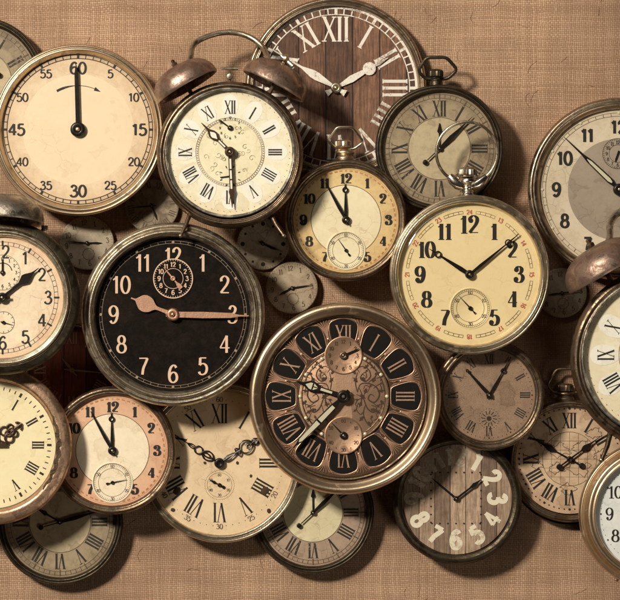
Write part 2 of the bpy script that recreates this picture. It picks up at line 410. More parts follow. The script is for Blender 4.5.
# ------------------------------------------------------------------ clocks
class Clock:
    """root at the base centre; (cx, cy) is where the dial centre stands in plan, zd the height of the dial plane"""
    def __init__(s, name, label, cat, cx, cy, z, height, group=None, off=(0, 0), turn=0):
        s.k = k = (D - z - height) / D
        s.root = o = bpy.data.objects.new(name, None); C.objects.link(o)
        o.empty_display_size = .01
        o.location = ((cx-310)*k*S, (300-cy)*k*S, z*S); o.scale = (k, k, 1); o.rotation_euler = (0, 0, rad(turn))
        tag(o, label, cat, group)
    def part(s, mb, name, mat, parent=None, **kw): return mb.build(name, mat, parent or s.root, **kw)
    def ringpart(s, name, mat, prof, off=(0, 0), fr=1.0, wob=None):
        b = prof[0][1]; prof = [(x, b + (y-b)*1.3) for x, y in prof]
        ph = prof[0][0]*1.7 + len(prof)
        mb = MB(); mb.lathe(fillet(prof, fr), 192, off, wob=wob or (lambda a: .0011*math.sin(3*a+ph)+.0008*math.sin(7*a+2*ph)+.0005*math.sin(17*a+ph))); return s.part(mb, name, mat)
    def dial(s, R, z, mat, seg=128):
        mb = MB(); mb.lathe([(R, z-1.2), (R, z), (R*.66, z), (R*.33, z), (.05, z)], seg); s.z = z
        s.d = s.part(mb, 'dial', mat); return s.d
    def onto(s, mb, name, mat): return s.part(mb, name, mat, s.d)

def hand_poly(ck, name, mat, outline, ang, z, th=.9, c=(0, 0), bevel=.25):
    """outline: half profile (w, y) mirrored about the hand's axis"""
    pts = [(w, y) for w, y in outline] + [(-w, y) for w, y in outline[::-1] if w > 1e-6]
    mb = MB(); mb.poly(pts, z, z+th, rot(ang, c)); return ck.part(mb, name, mat, bevel=bevel)
def hub(ck, r, z, h, mat='blackhand', c=(0, 0), pin='brass', name='hub'):
    mb = MB(); mb.lathe(fillet([(r, z), (r, z+h*.7), (r*.8, z+h), (r*.42, z+h), (r*.38, z+h*.75), (.02, z+h*.75)], r*.15), 40, c)
    o = ck.part(mb, name, mat)
    if pin:
        m2 = MB(); m2.lathe(fillet([(r*.3, z+h*.7), (r*.3, z+h*1.1), (r*.2, z+h*1.25), (.02, z+h*1.28)], r*.08), 24, c); ck.part(m2, 'pin', pin, o)
    return o

def leafhand(L, w, tail=5, ring=None):
    return [(.45, -tail), (w*.5, 0), (w*.85, L*.35), (w, L*.45), (w*.6, L*.75), (.2, L)]

def casing(ck, R, base, rim, mat, off=(0, 0), taper=.9):
    """closed drum below the bezel"""
    mb = MB()
    mb.lathe(fillet([(R*taper*.9, base), (R*taper, base+1.5), (R*.985, base+(rim-base)*.45), (R*.985, rim)], 2), 144, off, capb=True)
    return ck.part(mb, 'case', mat)

# ================================================================== the cloth
mb = MB(); N = 220; W = 1300; vs = []; fs = []
for j in range(N+1):
    for i in range(N+1):
        x = -W + 2*W*i/N; y = -W + 2*W*j/N
        vs.append((x, y, -3.2 + 2.6*noise_.noise((x*.006, y*.006, 1.0)) + 1.3*abs(noise_.noise((x*.014+y*.006, y*.004, 7.0)))))
for j in range(N):
    for i in range(N): a = j*(N+1)+i; fs.append((a, a+1, a+N+2, a+N+1))
mb.add(vs, fs)
rs = random.Random(5)
def cloth_z(x, y): return -3.2 + 2.6*noise_.noise((x*.006, y*.006, 1.0)) + 1.3*abs(noise_.noise((x*.014+y*.006, y*.004, 7.0)))
for q_ in range(420):
    x, y = rs.uniform(-420, 420), rs.uniform(-400, 400); a = rs.uniform(0, 6.28); c_ = rs.uniform(-.25, .25); P_ = []
    for k in range(rs.randint(5, 11)):
        P_.append((x, y, cloth_z(x, y)+.35+.5*math.sin(k*.8)**2)); x += 1.7*math.cos(a); y += 1.7*math.sin(a); a += c_+rs.uniform(-.2, .2)
    mb.tube(P_, .16, seg=5)
o = mb.build('burlap_cloth', 'burlap'); o['kind'] = 'structure'

# ================================================================== small loose dials
def loose(cx, cy, R, z, label, mat, nums, ha, ma, turn=0, hm='inkbrown', seconds=True):
    ck = Clock('bare_dial', label, 'watch dial', cx, cy, z, 3, 'small bare watch dials lying between the clocks', turn=turn)
    mb = MB(); mb.lathe(fillet([(R*.97, 0), (R, 1.2), (R, 2.2), (R-.9, 3), (.05, 3)], .5), 96, capb=True)
    ck.d = ck.part(mb, 'dial', mat)
    n = MB()
    for i in range(12):
        s = str(i or 12)
        if nums == 'arabic': number(n, s, pol(R*.76, i*30), R*.19, R*.035, R*.02, 3.05, .9)
        elif nums == 'dots': n.disc(R*.05 if i % 3 else R*.085, 3.05, pol(R*.78, i*30), 12)
        else: roman(n, ROM[i], pol(R*.78, i*30), R*.22, i*30, 3.05, R*.04, R*.02, .6)
    ticks(n, R*.90, R*.95, 60, .35, 3.05)
    ck.onto(n, 'numerals', hm)
    if seconds:
        m2 = MB(); m2.ring(R*.2, R*.22, 3.05, (0, -R*.42), 40); ticks(m2, R*.2, R*.25, 12, .4, 3.05, c=(0, -R*.42)); ck.onto(m2, 'seconds_track', hm)
    hand_poly(ck, 'hour_hand', 'blackhand', [(.5, -R*.12), (.8, R*.2), (1.1, R*.38), (.15, R*.56)], ha, 3.6, .5)
    hand_poly(ck, 'minute_hand', 'blackhand', [(.4, -R*.15), (.7, R*.2), (.5, R*.5), (.12, R*.8)], ma, 4.4, .5)
    hub(ck, R*.075, 3.2, 2.4)
    return ck
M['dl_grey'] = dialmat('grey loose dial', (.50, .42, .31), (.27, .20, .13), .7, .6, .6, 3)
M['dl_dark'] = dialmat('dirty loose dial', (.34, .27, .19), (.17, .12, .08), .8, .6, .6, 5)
M['dl_mid'] = dialmat('tan loose dial', (.50, .40, .28), (.26, .18, .115), .7, .7, .6, 8)
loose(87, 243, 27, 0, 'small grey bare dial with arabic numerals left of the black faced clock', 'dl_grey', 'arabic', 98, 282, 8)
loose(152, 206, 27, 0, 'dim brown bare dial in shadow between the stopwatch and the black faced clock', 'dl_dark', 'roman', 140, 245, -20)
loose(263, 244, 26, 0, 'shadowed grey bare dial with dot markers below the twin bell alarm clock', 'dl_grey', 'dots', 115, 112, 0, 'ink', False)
loose(292, 288, 26, 4, 'small tan bare dial touching the upper left rim of the ornate copper clock', 'dl_mid', 'arabic', 247, 86, 5, 'inkbrown')
loose(562, 293, 25, 0, 'small grey bare dial under the rusty bell at the right edge', 'dl_grey', 'arabic', 268, 88, 6)

# ================================================================== dark roman pocket watches (four alike)
def roman_watch(cx, cy, z, label, R=64, hour=0, minute=46, bow=True, mats=('dr_grey', 'dr_grey_in')):
    ck = Clock('roman_pocket_watch', label, 'pocket watch', cx, cy, z, 12, 'dark cased pocket watches with roman numerals')
    q = R/64
    casing(ck, R, 0, 9, 'olive')
    ck.ringpart('bezel', 'olive', [(a*q, b) for a, b in [(63.2, 8.5), (64.2, 9.5), (64, 12), (62.6, 14.5), (61.2, 14.6), (60.9, 13.7), (60.2, 13.7), (59.8, 14.8), (58.2, 14.8), (56.6, 12.6), (56.2, 10)]], fr=.9)
    ck.dial(56.6*q, 11, mats[0])
    m = MB(); m.lathe([(31*q, 11.08), (.05, 11.08)], 96); ck.onto(m, 'center_disc', mats[1])
    n = MB()
    for i in range(12): roman(n, ROM[i], pol(40*q, i*30), 15.5*q, i*30, 11.15, 1.9*q, .55*q, .8, .92)
    ck.onto(n, 'numerals', 'inkworn')
    n = MB(); n.ring(30.8*q, 31.4*q, 11.15); n.ring(50.2*q, 50.7*q, 11.15); n.ring(54*q, 54.5*q, 11.15)
    ticks(n, 50.4*q, 54.2*q, 60, .45, 11.15, 5); ticks(n, 48.8*q, 55*q, 12, 1.1, 11.15)
    ck.onto(n, 'minute_track', 'inkbrown')
    # hour hand: small spade; minute hand: long leaf with a round counterweight
    hand_poly(ck, 'hour_hand', 'blackhand', [(.6, -3), (.7, 10), (.8, 15*q), (2.4*q, 17*q), (1.6*q, 20*q), (.3, 25.5*q)], hour, 12, .8)
    m = MB(); m.poly([(.5, -17*q), (.6, -4), (1.3, 2), (2.2*q, 16*q), (1.1, 28*q), (.15, 46*q), (-.15, 46*q), (-1.1, 28*q), (-2.2*q, 16*q), (-1.3, 2), (-.6, -4), (-.5, -17*q)], 13.2, 14.1, rot(minute))
    m.lathe(fillet([(2.6*q, 13.2), (2.6*q, 14), (.05, 14.3)], .3), 24, pol(-20*q, minute)); ck.part(m, 'minute_hand', 'blackhand', bevel=.2)
    hub(ck, 2.6*q, 11.2, 4)
    if bow:
        m = MB(); m.lathe(fillet([(6.5, -1), (6.5, 4), (5, 6), (6.2, 8), (5.4, 10), (.1, 10)], .8), 40, mat=Matrix.Translation((-3, 63, 6)) @ Matrix.Rotation(-rad(90), 4, 'X')); ck.part(m, 'pendant', 'olive')
        m = MB()
        m.lathe(fillet([(2, 0), (6.8, 1), (7, 2), (7, 6.5), (5, 8.4), (.1, 8.8)], .7), 48, mat=Matrix.Translation((-3, 71, 8)) @ Matrix.Rotation(-rad(90), 4, 'X'), wob=lambda a: .05*math.sin(a*16))
        ck.part(m, 'crown', 'olive')
        pts = [(-14, 70), (-21.5, 78), (-13, 91), (7, 91), (18, 79), (8.5, 70)]
        c = []
        for i in range(6):
            a, b, d = Vector(pts[i-1]), Vector(pts[i]), Vector(pts[(i+1) % 6])
            p1 = b+(a-b).normalized()*4; p2 = b+(d-b).normalized()*4
            for t in (0, .25, .5, .75, 1): v = p1*(1-t)**2+b*2*t*(1-t)+p2*t*t; c.append((v.x, v.y, 7+(v.y-70)*.35))
        m = MB(); m.tube(c, 1.7, True, 12); ck.part(m, 'bow', 'olive')
    return ck
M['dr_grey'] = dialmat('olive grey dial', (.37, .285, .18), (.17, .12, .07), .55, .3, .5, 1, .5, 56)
M['dr_grey_in'] = dialmat('olive grey dial centre', (.52, .42, .265), (.28, .21, .125), .45, .25, .5, 2)
M['dr_pink'] = dialmat('rosy brown dial', (.44, .32, .235), (.26, .165, .11), .5, .3, .5, 6, .5, 56)
M['dr_cream'] = dialmat('cream dial centre', (.74, .66, .43), (.5, .40, .23), .35, .25, .5, 7)
roman_watch(439.5, 148.5, 16, 'dark pocket watch with olive dial behind the bright wire ring of the cream watch')
roman_watch(-20, 82, 0, 'dark pocket watch cut off by the left edge behind the stopwatch', 65, 300, 250, False)
roman_watch(60, 522, 0, 'dark roman watch under the peach twin watch in the bottom left corner', 63, 300, 74, False, ('dr_grey', 'dr_grey_in'))
roman_watch(313, 512.5, 0, 'small dark roman watch half hidden below the ornate copper clock', 61, 0, 47, False, ('dr_pink', 'dr_cream'))

# ================================================================== large wooden wall clock at the top
ck = Clock('wooden_dial_clock', 'large round clock with dark wooden board dial and worn white roman numerals at the top', 'clock', 336, 88, 0, 9)
casing(ck, 90, 0, 6, 'bronze', taper=.96)
ck.ringpart('bezel', 'umber', [(89.6, 5.5), (90.8, 7), (90.4, 10.5), (88.6, 12.4), (86.6, 12.4), (85.8, 10.6), (84.6, 10.6), (83.6, 11.8), (82.6, 11.6), (81.8, 7)], fr=.9)
M['wood_dark'] = woodmat('dark weathered boards', (.34, .185, .115), (.07, .034, .021), 27, 1)
ck.dial(82.4, 8, 'wood_dark')
n = MB()
for i in range(12):
    W_ = 3.3; roman(n, ROM[i], pol(59, i*30), 24, i*30, 8.1, 3.1, 1.3, .75, 1.12)
ck.onto(n, 'numerals', 'white')
n = MB(); n.ring(79.2, 81.6, 8.1); n.ring(73.2, 74.1, 8.1); ticks(n, 74, 79.4, 60, 1.3, 8.1, 5); ticks(n, 73.5, 80, 12, 3, 8.1)
ck.onto(n, 'minute_track', 'white')
def woodhand(L, w, disc=None):
    m = MB(); o = [(w*.9, -12), (w*.5, -6), (w*.45, 0), (w*.5, 6), (w, L*.3), (w*.8, L*.42), (.9, L*.56)]
    return o
hand = [(3.6, -11), (1.6, -5), (1.5, 4), (4.2, 22), (4.0, 28), (1.2, 40), (1.0, 60), (.4, 76)]
hand_poly(ck, 'minute_hand', 'white', hand, 301, 10.4, 1.0)
m = MB()
o_ = [(3.4, -11), (1.6, -5), (1.5, 4), (3.6, 18), (2.6, 30), (2, 33)]
m.poly([(w, y) for w, y in o_] + [(-w, y) for w, y in o_[::-1]], 9, 10, rot(60))
m.lathe(fillet([(6.6, 9), (6.6, 10), (.05, 10.2)], .3), 36, pol(38.5, 60))
m.poly([(1.2, 43), (2.0, 50), (.4, 60), (-.4, 60), (-2.0, 50), (-1.2, 43)], 9, 10, rot(60)); ck.part(m, 'hour_hand', 'white', bevel=.2)
hub(ck, 5.5, 8.2, 5, 'nickel')

# ================================================================== small red-brown clock in the gap on the left
ck = Clock('red_wooden_clock', 'dark reddish brown dial half buried in the shadow between the left clocks', 'clock', 72, 370, 0, 7)
casing(ck, 46, 0, 5, 'bronze', taper=.95)
ck.ringpart('bezel', 'bronze', [(45.5, 5), (46.4, 6), (46, 8.5), (44, 10), (42.6, 9), (41.8, 6)])
M['fineb'] = inkmat('faded gilt numerals', (.50, .36, .24), .5, .4, (.2, .08, .05))
M['redwood'] = woodmat('reddish boards', (.46, .15, .095), (.19, .07, .045), 22, 3)
ck.dial(42.4, 6.6, 'redwood')
n = MB()
for i in range(12): roman(n, ROM[i], pol(32, i*30), 11, i*30, 6.7, 1.3, .6, .7)
ck.onto(n, 'numerals', 'fineb')
hand_poly(ck, 'hour_hand', 'brass', [(.5, -8), (1, 0), (1.4, 6), (.2, 15)], -40, 8, .7)
hand_poly(ck, 'minute_hand', 'brass', [(.5, -8), (.9, 0), (1.0, 8), (.2, 30)], 95, 9, .7)
hub(ck, 2.6, 6.8, 3.8, 'brass', pin=None)

# ================================================================== twin art deco watches
def deco_watch(cx, cy, z, label, R, outer, inner, secang, bow):
    ck = Clock('deco_pocket_watch', label, 'pocket watch', cx, cy, z, 11, 'twin pocket watches with a pale centre disc and seconds dial')
    q = R/61
    casing(ck, R, 0, 9, 'bronze')
    ck.ringpart('bezel', 'bronze', [(a*q, b) for a, b in [(60.2, 8.5), (61.2, 9.5), (61, 12), (59.4, 14.4), (57.6, 15), (56.2, 14.2), (55.2, 14.4), (54, 14), (52.8, 12), (52.4, 10)]], fr=.9)
    ck.dial(52.8*q, 11, outer)
    m = MB(); m.lathe([(35*q, 11.08), (.05, 11.08)], 96, (0, 0)); ck.onto(m, 'center_disc', inner)
    n = MB()
    for i in range(12):
        if i == 6: continue
        number(n, str(i or 12), pol((42.5 if i else 41.5)*q, i*30), 9.4*q, 2.9*q, .9*q, 11.15, 1.05, ball=True)
    ck.onto(n, 'numerals', 'ink')
    n = MB(); n.ring(34.7*q, 35.3*q, 11.15); ck.onto(n, 'disc_edge', 'inkbrown')
    n = MB()
    for i in range(60):
        if i % 5: n.ribbon([pol(49.2*q, i*6-1.7), pol(49.2*q, i*6+1.7)], 1.3, 11.15)
        else: n.disc(.9, 11.15, pol(49.2*q, i*6), 10)
    n.ring(50.9*q, 51.2*q, 11.15); ck.onto(n, 'minute_track', 'orange')
    # sunk seconds dial
    c = (0, -30.5*q); m = MB(); m.lathe([(19.5*q, 11.0), (19.5*q, 11.7), (18.6*q, 11.9), (18*q, 11.3), (.05, 11.3)], 64, c); ck.onto(m, 'seconds_dial', inner)
    n = MB(); n.ring(13.2*q, 13.6*q, 11.35, c, 64); n.ring(17.6*q, 18*q, 11.35, c, 64); ticks(n, 15.8*q, 17.8*q, 60, .3, 11.35, 0, c)
    for i in range(6): number(n, str(i*10 or 60), pol(15.4*q, i*60, c), 3*q, .5, .3, 11.4, .9)
    ck.onto(n, 'seconds_track', 'inkbrown')
    hand_poly(ck, 'seconds_hand', 'blackhand', [(.9, -6.5), (1.1, -5), (.3, -3), (.5, 0), (.12, 14*q)], secang, 12.2, .5, c, 0)
    hub(ck, 1.8, 11.3, 2, c=c, pin=None, name='seconds_hub')
    def ringhand(L, rr, ang, z, w):
        m = MB(); T = rot(ang)
        m.poly([(w*.7, -4), (w, 0), (w*1.5, L*.28), (w*.6, rr-3), (-w*.6, rr-3), (-w*1.5, L*.28), (-w, 0), (-w*.7, -4)], z, z+.8, T)
        m.lathe([(3, z), (3, z+.8), (1.5, z+.8), (1.5, z), (3, z)], 24, pol(rr, ang))
        m.poly([(.9, rr+2.4), (.2, L), (-.2, L), (-.9, rr+2.4)], z, z+.8, T); return m
    ck.part(ringhand(37*q, 30*q, -1.5, 12.2, 1.1), 'hour_hand', 'blackhand', bevel=.15)
    hand_poly(ck, 'minute_hand', 'blackhand', [(.7, -6), (1.2, 0), (1.7, 14*q), (.8, 34*q), (.2, 43*q)], -29, 13.4, .8)
    hub(ck, 4.2*q, 11.2, 4)
    if bow:
        m = MB(); m.lathe(fillet([(8, -2), (8.5, 3), (6, 5), (10, 7), (9.5, 9), (6, 11), (.1, 11)], .8), 40, mat=Matrix.Translation((-1, 60, 6)) @ Matrix.Rotation(-rad(90), 4, 'X')); ck.part(m, 'pendant', 'gold')
        m = MB(); m.lathe(fillet([(2, 0), (8, .8), (8.3, 2), (8.3, 6.5), (6, 8.2), (.1, 8.6)], .7), 48, mat=Matrix.Translation((-3, 72, 8)) @ Matrix.Rotation(-rad(90), 4, 'X'), wob=lambda a: .05*math.sin(a*16))
        ck.part(m, 'crown', 'gold')
        pts = [(-9, 71), (-18.5, 79), (-9, 92.5), (6, 92.5), (17.5, 78), (8, 71)]
        c = []
        for i in range(6):
            a, b, d = Vector(pts[i-1]), Vector(pts[i]), Vector(pts[(i+1) % 6])
            p1 = b+(a-b).normalized()*3; p2 = b+(d-b).normalized()*3
            for t in (0, .25, .5, .75, 1): v = p1*(1-t)**2+b*2*t*(1-t)+p2*t*t; c.append((v.x, v.y, 10+(v.y-70)*.3))
        m = MB(); m.tube(c, 1.3, True, 12)
        ck.part(m, 'bow', 'nickel')
    return ck
M['deco_y'] = dialmat('yellowed dial ring', (.78, .57, .275), (.50, .31, .13), .35, .35, .45, 1, .35, 53)
M['deco_yi'] = dialmat('pale striped centre', (.86, .76, .52), (.66, .52, .30), .3, .2, .45, 2)
M['deco_p'] = dialmat('peach dial ring', (.78, .48, .31), (.58, .30, .18), .35, .35, .45, 4, .2, 53)
M['deco_pi'] = dialmat('cream centre', (.92, .80, .60), (.72, .54, .36), .3, .2, .45, 5)
deco_watch(346, 220, 30, 'yellow pocket watch showing five to twelve below the wooden dial clock', 61, 'deco_y', 'deco_yi', -35, True)
deco_watch(112.5, 450.5, 30, 'peach pocket watch showing five to twelve at lower left under the black faced clock', 64, 'deco_p', 'deco_pi', 78, False)

# ================================================================== stopwatch
ck = Clock('stopwatch', 'large peach stopwatch dial with a single black hand on sixty in a brass rim', 'stopwatch', 78, 129.5, 16, 16)
casing(ck, 84.5, 0, 14, 'brass')
ck.ringpart('bezel', 'brass', [(84.2, 13), (85.6, 14.5), (85.8, 17.5), (84.6, 19.6), (83.4, 19.8), (82.8, 18.9), (81.8, 19.4), (79.8, 20.2), (76.4, 16.2), (75.8, 13.5)], (0, -.6), 1.0)
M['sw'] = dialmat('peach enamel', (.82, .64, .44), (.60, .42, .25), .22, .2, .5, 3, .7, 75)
M['sw_in'] = dialmat('peach enamel centre', (.85, .68, .47), (.72, .54, .34), .2, .12, .5, 31)
ck.dial(76, 14.5, 'sw')
m = MB(); m.lathe([(55.5, 14.56), (.05, 14.56)], 96); ck.onto(m, 'center_disc', 'sw_in')
M['sw_track'] = dialmat('track paper', (.62, .45, .29), (.4, .27, .16), .4, .3, .5, 3)
n = MB(); n.ring(71.3, 74.9, 14.55); ck.onto(n, 'track_band', 'sw_track')
n = MB(); n.ring(70.7, 71.5, 14.7); n.ring(74.3, 75.1, 14.7); ticks(n, 71, 75, 60, .8, 14.7, 5)
for i in range(12): n.ribbon([pol(70.9, i*30), pol(75, i*30)], 2.2, 14.7)
ck.onto(n, 'seconds_track', 'ink')
n = MB()
for i in range(12):
    big = i % 3 == 0; s = '60' if i == 0 else str(i*5)
    number(n, s, pol(61.5 if big else 64.5, i*30), 11.3 if big else 8.2, 2.4 if big else 1.6, 1.7 if big else 1.1, 14.7, 1.12 if big else 1.1, serif=False)
ck.onto(n, 'numerals', 'ink')
n = MB(); A = [pol(44, -29+3.2*i) for i in range(0, 17)]
n.ribbon(A, [2.4 - 1.8*min(1, max(0, (i-3)/5)) for i in range(17)], 14.7); n.poly([pol(46, 22), pol(42, 22), pol(44, 31)], 14.7, 14.8)
ck.onto(n, 'direction_arrow', 'ink')
hand_poly(ck, 'sweep_hand', 'blackhand', [(2.2, 0), (2.0, 10), (1.9, 55), (1.2, 60), (.3, 65)], -1.6, 17, 1.1)
hub(ck, 7.6, 15, 4.6, 'blackhand', pin='copper')

# ================================================================== bells, handle and feet shared by the alarm clocks
def bell(ck, q, c, ax, z, R=33, H=21, mat='bell', nut=True, tilt=18):
    """dome whose axis points along ax in plan and dips by tilt"""
    d = Vector((ax[0], ax[1], 0)).normalized(); d = (d*math.cos(rad(tilt)) + Vector((0, 0, -1))*math.sin(rad(tilt))).normalized()
    Q = Vector((0, 0, 1)).rotation_difference(d).to_matrix().to_4x4()
    T = Matrix.Translation((c[0]*q, c[1]*q, z)) @ Q @ Matrix.Scale(q, 4)
    prof = [(R-1.6, .6), (R-.6, -.6), (R+.4, .4), (R, 3)]
    for i in range(1, 13):
        a = PI/2*i/12; prof.append((R*math.cos(a)**.72 if i < 12 else .05, 3+(H-3)*math.sin(a)))
    inner = [(.05, H-2.2)] + [(max(.05, (R-1.6)*math.cos(PI/2*i/10)**.72) if i else R-1.6, (H-3)*math.sin(PI/2*i/10)+.6) for i in range(10, -1, -1)][1:]
    m = MB(); m.lathe(inner[:-1] + prof, 96, mat=T); b = ck.part(m, 'bell', mat, sharp=60)
    if nut:
        m = MB(); m.lathe(fillet([(2.5, H-.5), (3.4, H+.5), (3.4, H+3), (2, H+4), (2.2, H+6.5), (1, H+7.6), (.05, H+7.6)], .4), 6, mat=T); ck.part(m, 'nut', 'bronze', b)
    m = MB(); m.tube([tuple(T @ Vector(p)) for p in ((0, 0, H-1), (0, 0, -8))], 2.2*q); ck.part(m, 'bell_post', 'bronze', b)
    return b

def twin_bell(cx, cy, z, q, label, bow=True):
    """alarm clock lying on its back with two bells, handle and feet"""
    ck = Clock('twin_bell_alarm_clock', label, 'alarm clock', cx, cy, z, 30*q, 'rusty alarm clocks with bells')
    Hh = 30*q
    m = MB(); m.lathe(fillet([(58*q, 0), (64*q, 2*q), (70*q, 14*q), (72.5*q, 24*q), (72.5*q, 26*q)], 3), 144, (0, -4*q), capb=True); ck.part(m, 'case', 'bronze')
    ck.ringpart('bezel', 'bronze', [(a*q, b*q) for a, b in [(72, 24.5), (73.4, 26), (73.2, 29), (71, 32), (68.6, 33), (67, 31.4), (65.4, 32), (64.6, 31)]], (0, -2.6*q), 1.2)
    ck.ringpart('inner_rim', 'chip', [(a*q, b*q) for a, b in [(65.5, 29), (65.2, 32.4), (64, 33.4), (62.6, 32), (61.8, 27)]], (0, -.8*q), .8)
    ck.dial(63*q, 28*q, 'al'); z0 = 28*q
    m = MB(); m.lathe([(32*q, z0+.08), (.05, z0+.08)], 96); ck.onto(m, 'center_disc', 'al_in')
    m = MB()
    for i in range(12):
        T = rot(i*30); m.lift = (m.lift + .01) % .3
        e = [(8.2*q*math.cos(a)*(1+.18*math.sin(a)), 45*q+12.5*q*math.sin(a), z0+.1+m.lift) for a in [2*PI*j/30 for j in range(30)]]
        m.add(e, [tuple(range(30))], T)
    ck.onto(m, 'petals', 'al_pet')
    n = MB()
    for i in range(12): roman(n, ROM[i], pol(45*q, i*30), 13*q, i*30, z0+.45, 1.25*q, .45*q, .75, .95)
    ck.onto(n, 'numerals', 'ink')
    n = MB(); n.ring(31.6*q, 32*q, z0+.4); n.ring(34.2*q, 34.6*q, z0+.4)
    for i in range(90): n.disc(.62*q, z0+.4, pol(33.1*q, i*4), 6)
    for i in range(60): n.disc(.42*q, z0+.4, pol(59.6*q, i*6), 6)
    # lace scrolls on the centre
    rs = random.Random(3)
    for i in range(26):
        a = rs.uniform(0, 360); r = rs.uniform(8, 27)*q; p = pol(r, a); s_ = rs.uniform(2, 3.6)*q; t0 = rs.uniform(0, 360)
        n.ribbon([(p[0]+s_*(1-k/14)*math.cos(rad(t0+k*32)), p[1]+s_*(1-k/14)*math.sin(rad(t0+k*32))) for k in range(12)], .35*q, z0+.2)
    ck.onto(n, 'ornament', 'inkfaint')
    n = MB(); c1 = (0, 24.2*q)
    for i in range(12): number(n, str(i or 12), pol(10.2*q, i*30, c1), 2.3*q, .42*q, .26*q, z0+.5)
    c2 = (0, -24*q)
    for i in range(8): n.ribbon([pol(8.6*q, i*45+22, c2), pol(11*q, i*45+22, c2)], .8*q, z0+.5)
    ck.onto(n, 'subdial_marks', 'ink')
    hand_poly(ck, 'alarm_hand', 'blackhand', [(.5*q, -3*q), (.6*q, 0), (.9*q, 11*q), (.2, 14*q)], -54, z0+1, .8, c1); hub(ck, 2.6*q, z0+.4, 2.2, c=c1, name='alarm_hub', pin='brass')
    hand_poly(ck, 'seconds_hand', 'blackhand', [(.5*q, -3*q), (.5*q, 0), (.6*q, 10*q)], 262, z0+1, .6, c2); hub(ck, 1.4*q, z0+.4, 1.6, c=c2, pin=None, name='seconds_hub')
    # skeleton hands: dark frame, pale slots
    fh = hand_poly(ck, 'hour_hand', 'brownhand', [(p*q, y*q) for p, y in [(1.2, -4), (1.7, 6), (1.6, 17), (4.4, 22.5), (4.0, 26), (1.3, 31), (.3, 41)]], -44.5, z0+2, 1.0)
    sl = MB()
    for (o_) in ([(.8, 6), (.8, 16)], [(2.6, 22.5), (.5, 19)], ):
        pass
    sl.poly([(x*q, y*q) for x, y in [(.75, 7), (.75, 16), (-.75, 16), (-.75, 7)]], z0+2.9, z0+3.15, rot(-44.5))
    sl.poly([(x*q, y*q) for x, y in [(0, 18), (2.7, 22.8), (2.4, 25), (0, 28.6), (-2.4, 25), (-2.7, 22.8)]], z0+2.9, z0+3.15, rot(-44.5)); ck.part(sl, 'inlay', 'al_pet', fh)
    mh = hand_poly(ck, 'minute_hand', 'brownhand', [(p*q, y*q) for p, y in [(1.2, -5), (1.9, 4), (1.9, 36), (2.9, 40), (1.6, 45), (.3, 56)]], 177.6, z0+3.6, 1.0)
    sl = MB()
    for a, b in ((7, 17), (18.5, 27), (28.5, 37)): sl.poly([(x*q, y*q) for x, y in [(.9, a), (.9, b), (-.9, b), (-.9, a)]], z0+4.5, z0+4.75, rot(177.6))
    ck.part(sl, 'inlay', 'al_pet', mh)
    hub(ck, 5.2*q, z0+1, 6, 'brownhand', pin='nickel')
    # top furniture
    zb = 17*q
    bell(ck, q, (-43, 66), (-.5, .866), zb, 34, 24, tilt=2)
    bell(ck, q, (43, 67), (.46, .888), zb, 34, 24, tilt=2)
    hp = [(-42, 88, 18), (-40, 97, 12), (-39, 106, 5), (-33, 114, -1), (-20, 120, -5), (-6, 123, -7), (8, 122, -7), (21, 117, -5), (31, 109, -1), (36, 100, 6), (39, 90, 16)]
    m = MB(); m.tube([tuple(c_*q for c_ in p) for p in spline(hp, 6)], 2.9*q, seg=12); ck.part(m, 'handle', 'pewter')
    m = MB(); m.tube([(-.5*q, 70*q, 22*q), (-.5*q, 85*q, 24*q)], 1.3*q); m.tube([(-9*q, 84*q, 24*q), (8*q, 84*q, 24*q)], [1.0*q, 1.6*q]); m.lathe(fillet([(3*q, 0), (3*q, 4*q), (.05, 4.6*q)], .5), 20, mat=Matrix.Translation((-.5*q, 76*q, 22*q))); ck.part(m, 'hammer', 'pewter')
    m = MB(); m.tube([(51*q, 97*q, 22*q), (63*q, 86*q, 26*q)], [1.6*q, 2.6*q]); m.lathe(fillet([(.1, -3*q), (4.2*q, -2*q), (4.2*q, 2*q), (.1, 3*q)], .6), 20, mat=Matrix.Translation((56*q, 94*q, 24*q)) @ Matrix.Rotation(rad(70), 4, 'Y')); ck.part(m, 'key', 'nickel')
    for sx, dx in ((-1, -9), (1, 14)):
        m = MB(); m.tube([(sx*40*q, -60*q, 22*q), ((sx*40+dx*.45)*q, -73*q, 31*q), ((sx*40+dx)*q, -84*q, 36*q)], [2.4*q, 2.0*q, 1.5*q], seg=12)
        m.lathe([(.05, -1.8*q), (1.6*q, -1.2*q), (2.1*q, 0), (1.6*q, 1.2*q), (.05, 1.8*q)], 16, mat=Matrix.Translation(((sx*40+dx)*q, -84*q, 36*q))); ck.part(m, 'foot', 'bronze')
    return ck
M['al'] = dialmat('cream alarm dial', (.90, .85, .68), (.74, .61, .38), .35, .35, .5, 2, .5, 63)
M['al_in'] = dialmat('yellow lace centre', (.88, .81, .58), (.70, .57, .33), .4, .3, .5, 5)
M['al_pet'] = dialmat('white enamel petals', (.90, .87, .78), (.74, .66, .48), .25, .2, .4, 6)
twin_bell(230, 152, 47, 1.0, 'rusty twin bell alarm clock with cream roman dial at top beside the stopwatch')
twin_bell(662, 355, 53, 1.247, 'larger rusty twin bell alarm clock cut off by the right edge')

